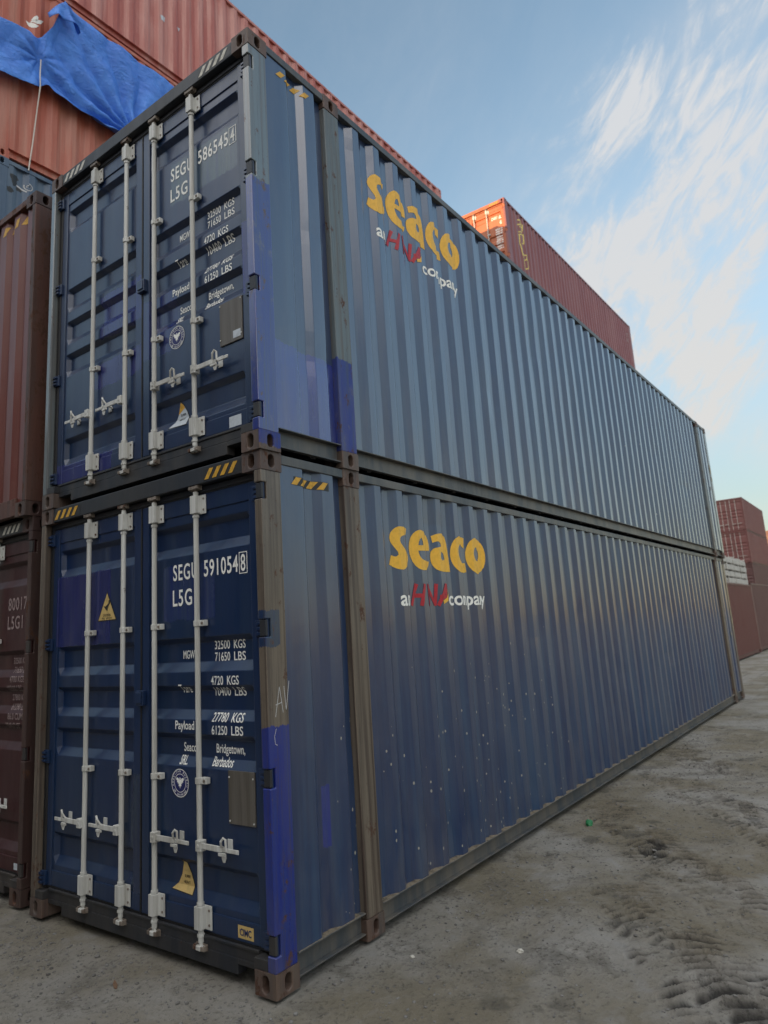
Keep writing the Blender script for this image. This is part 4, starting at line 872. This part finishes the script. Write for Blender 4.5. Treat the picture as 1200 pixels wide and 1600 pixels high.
# ---- next stacks along the aisle and far away -----------------------------
brick = paint('brick_red_wall_paint', (.10, .026, .024, 1), (.11, .042, .040, 1), .5, .1, .2, .5, .3, band=5, seed=51)
rust2 = paint('old_rust_red_paint', (.14, .042, .040, 1), (.17, .075, .070, 1), .6, .2, .1, .5, .3, band=5, seed=52)
deep = paint('deep_brown_red_paint', (.085, .035, .035, 1), (.12, .06, .055, 1), .5, .1, .1, .5, .3, band=5, seed=53)
simple('short brick red container on the ground beyond the blue ones, pale bundles on its roof', (24.5, 2.0, 0), brick, 2.80, L=6.058, det=1)
pale = plain('pale_wrapped_board', srgb(178, 176, 170), .7, .2, 8)
for i in range(4):
    for j in range(4):
        m = MB(); x0 = 24.55 + i * 1.51; z0 = 2.80 + j * .262
        m.box(x0, x0 + 1.36, 2.03 + rng.uniform(0, .04), 4.2, z0, z0 + .20)
        for k in (.2, 1.1): m.box(x0 + k, x0 + k + .08, 2.06, 4.1, z0 + .2, z0 + .262)
        o = m.build('wrapped_bundle', pale, None, bevel=.02)
        tag(o, '%s pale bundle in the %s column from the left, on brick red container' % (['lowest', 'second lowest', 'second highest', 'topmost'][j], ['first', 'second', 'third', 'fourth', 'fifth'][i]), 'bundle', 'pale bundles stacked on the brick red container')
simple('dark brown container on the ground beyond the brick red one', (30.9, 2.05, 0), deep, 2.896, det=1)
zz = 0
names = ['lowest', 'second lowest', 'second highest', 'topmost']
for j in range(4):
    h = [2.896, 2.896, 2.896, 3.0][j]
    simple('%s container of the far rust red stack with doors in view' % names[j], (66, 6.75, zz), [deep, deep, rust2, rust2][j], h, det=1)
    zz += h
zz = 0
for j in range(4):
    simple('%s container of the farthest dark stack at the right edge' % names[j], (95, 8.3, zz), deep, 2.80, det=0); zz += 2.8
# the opposite row, behind the camera: it shades the yard from the low sun
zz = 0
for k in range(4):
    zz = 0
    for j in range(6):
        h = 2.896
        c = simple('container stacked in the opposite row behind the camera', (-24.0, -16.5 + k * 12.45, zz), [brick, slate, deep, rust2][(k * 2 + j) % 4], h, det=0, rz=R(90), group='containers of the opposite row'); zz += h

for k in range(2):  # unseen block, added to keep the sun off the far stack
    zz = 0
    for j in range(5):
        simple('added unseen container shading the far rust red stack from the sun', (40.0, 9.6 + k * 2.5, zz), [deep, slate, brick][(k + j) % 3], 2.896, det=0, group='added unseen containers shading the far stack'); zz += 2.896
for k in range(2):  # unseen row, added close behind the camera to darken the lower doors
    zz = 0
    for j in range(3):
        simple('added unseen container behind the camera, darkening the lower doors', (-8.0, -3.5 + k * 12.5, zz), [deep, slate, brick][(k + j) % 3], 2.896, det=0, rz=R(90), group='added unseen containers darkening the lower doors'); zz += 2.896
# ------------------------------------------------------------------ ground
def axis(dense0, dense1, step, lo, hi):
    xs = list(np.arange(dense0, dense1, step)); s = step; x = dense1
    while x < hi: s *= 1.18; xs.append(x); x += s
    s = step; x = dense0 - step; L_ = []
    while x > lo: s *= 1.18; L_.append(x); x -= s
    return np.array(L_[::-1] + xs)
gx = axis(-3.6, 10.5, .026, -600, 900); gy = axis(-4.2, 2.9, .026, -700, 700)
def refine(g, a, b, st): return np.concatenate([g[g < a - st], np.arange(a, b, st), g[g > b + st]])
gx = refine(gx, .4, 5.6, .013); gy = refine(gy, -2.7, .1, .013)
XX, YY = np.meshgrid(gx, gy, indexing='ij')
def vnoise(x, y, seed):
    r = np.random.RandomState(seed); T = r.rand(256, 256)
    xi = np.floor(x).astype(int); yi = np.floor(y).astype(int); fx = x - xi; fy = y - yi; fx = fx * fx * (3 - 2 * fx); fy = fy * fy * (3 - 2 * fy)
    g = lambda a, b: T[a % 256, b % 256]
    return (g(xi, yi) * (1 - fx) + g(xi + 1, yi) * fx) * (1 - fy) + (g(xi, yi + 1) * (1 - fx) + g(xi + 1, yi + 1) * fx) * fy
def fbm(x, y, s, oct, seed, gain=.5):
    a = 1; t = 0; n = 0
    for o in range(oct): t = t + a * vnoise(x * s, y * s, seed + o); n += a; a *= gain; s *= 2.03
    return t / n
lump = fbm(XX, YY, 1.1, 4, 11); fine = fbm(XX, YY, 9, 4, 31, .6); mid_ = fbm(XX, YY, 3.2, 4, 51)
near = np.clip(1 - (np.abs(XX - 3) - 12) / 10, 0, 1) * np.clip(1 - (np.abs(YY) - 8) / 8, 0, 1)
clear = np.clip((-YY - .05) / .5, 0, 1) + np.clip((-XX - .05) / .5, 0, 1); clear = np.clip(clear, 0, 1)   # flat under the containers
Z = ((lump - .5) * .055 * clear + (fine - .5) * .016 + (mid_ - .5) * .030 * (.3 + .7 * clear)) * near - .022
DARK_TONE = np.zeros_like(Z)  # darkens the ground colour in the tread grooves and in scattered blotches
tracks = [((3.72, -.62), (.83, .55), 1.0, .24, .20), ((2.80, -1.36), (.80, .60), .85, .22, .22), ((1.40, -1.66), (.80, .60), .60, .28, .22), ((2.05, -1.15), (.8, .6), .35, .2, .2), ((5.4, -.75), (.84, .54), .9, .26, .2), ((4.2, -1.6), (.84, .54), 1.0, .24, .2), ((6.9, -.5), (.84, .54), 1.0, .3, .2)]
for k, ((cx, cy), (dx, dy), hl, hw, _) in enumerate(tracks):
    l_ = math.hypot(dx, dy); dx /= l_; dy /= l_
    s_ = (XX - cx) * dx + (YY - cy) * dy; q_ = -(XX - cx) * dy + (YY - cy) * dx
    wob = fbm(XX, YY, 2.5, 3, 90 + k) - .5
    mask = np.clip(1.3 - np.abs(s_ / hl) ** 2 * 1.2 + wob * 1.2, 0, 1) * np.clip((1.25 - (q_ / hw + wob * .8) ** 2) * 1.8, 0, 1) * np.clip((fbm(XX, YY, 6, 4, 130 + k, .6) - .34) * 5, 0, 1)
    ph = (s_ + np.abs(q_) * .25 + wob * .10) / (.070 + .008 * (k % 3)) + 1.5 * (fbm(XX, YY, 4, 3, 190 + k) - .5)
    rid = np.abs((ph % 1) * 2 - 1); rid = np.clip(rid * 1.7 - .5, 0, 1)
    Z += mask * (rid - .62) * (.024 + .036 * fbm(XX, YY, 7, 3, 800 + k)); DARK_TONE += mask * ((1 - rid) ** 1.5 * 1.25 + .10) * np.clip((fbm(XX, YY, 14, 3, 700 + k) - .22) * 2.6, 0, 1.1)
hum = fbm(XX, YY, 1.8, 3, 300); DARK_TONE = np.clip(DARK_TONE + np.clip((fbm(XX, YY, 6.5, 4, 400, .6) - .60) * 5, 0, .45) * np.clip((hum - .42) * 5, 0, 1), 0, 1)
nxg, nyg = XX.shape; vs = np.stack([XX, YY, Z], -1).reshape(-1, 3)
idx = np.arange(nxg * nyg).reshape(nxg, nyg)
fs = np.stack([idx[:-1, :-1], idx[1:, :-1], idx[1:, 1:], idx[:-1, 1:]], -1).reshape(-1, 4)
me = bpy.data.meshes.new('ground'); me.vertices.add(len(vs)); me.vertices.foreach_set('co', vs.ravel())
me.loops.add(fs.size); me.loops.foreach_set('vertex_index', fs.ravel()); me.polygons.add(len(fs)); me.polygons.foreach_set('loop_start', np.arange(0, fs.size, 4)); me.update()
me.polygons.foreach_set('use_smooth', np.ones(len(fs), dtype=bool))
at_ = me.attributes.new('dark_tone', 'FLOAT', 'POINT'); at_.data.foreach_set('value', DARK_TONE.ravel().astype(np.float32))
t = NT('dusty_yard_ground')
big = t.noise(.75, detail=5, rough=.6, dist=.4); med = t.noise(3.2, detail=8, rough=.68, dist=.5); fin = t.noise(34, detail=8, rough=.75); grit = t.noise(160, detail=3, rough=.7)
col = t.mix(t.ramp(big, .38, .62), (.295, .282, .255, 1), (.205, .180, .132, 1))
col = t.mix(t.math('MULTIPLY', t.ramp(med, .50, .72), .75), col, (.125, .112, .092, 1))
col = t.mix(t.math('MULTIPLY', t.ramp(med, .46, .30), .55), col, (.30, .295, .285, 1))
col = t.mix(t.math('MULTIPLY', t.math('MULTIPLY', t.ramp(fin, .50, .64), t.ramp(med, .38, .60, .15, 1.0)), .9), col, (.075, .068, .058, 1))
col = t.mix(t.math('MULTIPLY', t.ramp(grit, .60, .70), .6), col, (.36, .35, .33, 1))
at2 = t.n('ShaderNodeAttribute', attribute_name='dark_tone'); col = t.mix(t.math('MULTIPLY', at2.outputs['Fac'], .95), col, (.030, .028, .026, 1))
t.l(col, t.p.inputs['Base Color']); t.p.inputs['Roughness'].default_value = .88; t.p.inputs['Specular IOR Level'].default_value = .25
b = t.n('ShaderNodeBump'); b.inputs['Strength'].default_value = 1.0; b.inputs['Distance'].default_value = .022; t.l(t.math('ADD', fin, t.math('MULTIPLY', grit, .4)), b.inputs['Height']); t.l(b.outputs[0], t.p.inputs['Normal'])
me.materials.append(t.m); g = bpy.data.objects.new('ground', me); COL.objects.link(g); g['kind'] = 'structure'
def gz(x, y):
    i = min(max(np.searchsorted(gx, x), 1), nxg - 1); j = min(max(np.searchsorted(gy, y), 1), nyg - 1); return float(Z[i, j])
# gravel: uncountable small stones
m = MB(); ico = bmesh.new(); bmesh.ops.create_icosphere(ico, subdivisions=1, radius=1); iv = [v.co.copy() for v in ico.verts]; ifc = [tuple(v.index for v in f.verts) for f in ico.faces]; ico.free()
for _ in range(9000):
    if rng.random() < .5: x, y = rng.uniform(-2.2, 9), -abs(rng.gauss(0, 1.2)) - .02
    else: x, y = -abs(rng.gauss(0, .8)) - .03, rng.uniform(-2.6, 3.2)
    if rng.random() < .25: y = rng.uniform(-4, .0); x = rng.uniform(-1.8, 9)
    r_ = rng.choice([.003, .004, .005, .006, .008, .011]) * rng.uniform(.7, 1.3)
    sx, sy, sz_ = rng.uniform(.7, 1.3), rng.uniform(.7, 1.3), rng.uniform(.4, .8); z_ = gz(x, y)
    m.add([(x + v.x * r_ * sx * rng.uniform(.8, 1.2), y + v.y * r_ * sy, z_ + v.z * r_ * sz_ + r_ * .2) for v in iv], ifc)
tag(m.build('gravel', plain('grey_grit', (.17, .165, .155, 1), .9, .4, 9, c2=(.06, .055, .05, 1))), kind='stuff')
def stone(name, x, y, r_, mat, label, cat, sc=(1, 1, .6)):
    bm = bmesh.new(); bmesh.ops.create_icosphere(bm, subdivisions=3, radius=r_)
    for v in bm.verts:
        k = 1 + .45 * noise.noise(v.co * (1.4 / r_) + Vector((x, y, 0))) + .2 * noise.noise(v.co * (4 / r_)); v.co = Vector((v.co.x * sc[0], v.co.y * sc[1], v.co.z * sc[2])) * k
    me = bpy.data.meshes.new(name); bm.to_mesh(me); bm.free(); me.materials.append(mat); o = bpy.data.objects.new(name, me); COL.objects.link(o); o.location = (x, y, gz(x, y) + r_ * sc[2] * .5); tag(o, label, cat); return o
stone('crumpled_wrapper', 3.65, -.30, .034, plain('green_plastic_wrapper', (.012, .17, .055, 1), .4, .3, 30), 'small crumpled green wrapper lying on the dirt near the tyre marks', 'litter', (1.1, .9, .9))
ws = plain('pale_stone', srgb(185, 182, 172), .8, .15)
stone('stone', 1.117, -.81, .019, ws, 'small white stone on the dirt in front of the tyre marks', 'stone')
stone('stone', .78, -.30, .013, ws, 'tiny pale stone by the foot of the second post of the blue container', 'stone')
m = MB(); m.prism([(-.05, -.006), (-.01, -.012), (.045, -.004), (.055, .003), (.0, .012), (-.045, .006)], (-.288, .957, gz(-.288, .957) + .006), (.5, .86, 0), (-.86, .5, .15), (0, 0, 1), .005)
tag(m.build('wood_chip', plain('brown_wood_chip', (.16, .09, .05, 1), .8, .2)), 'small brown wood chip on the dirt in front of the blue container doors', 'wood chip')
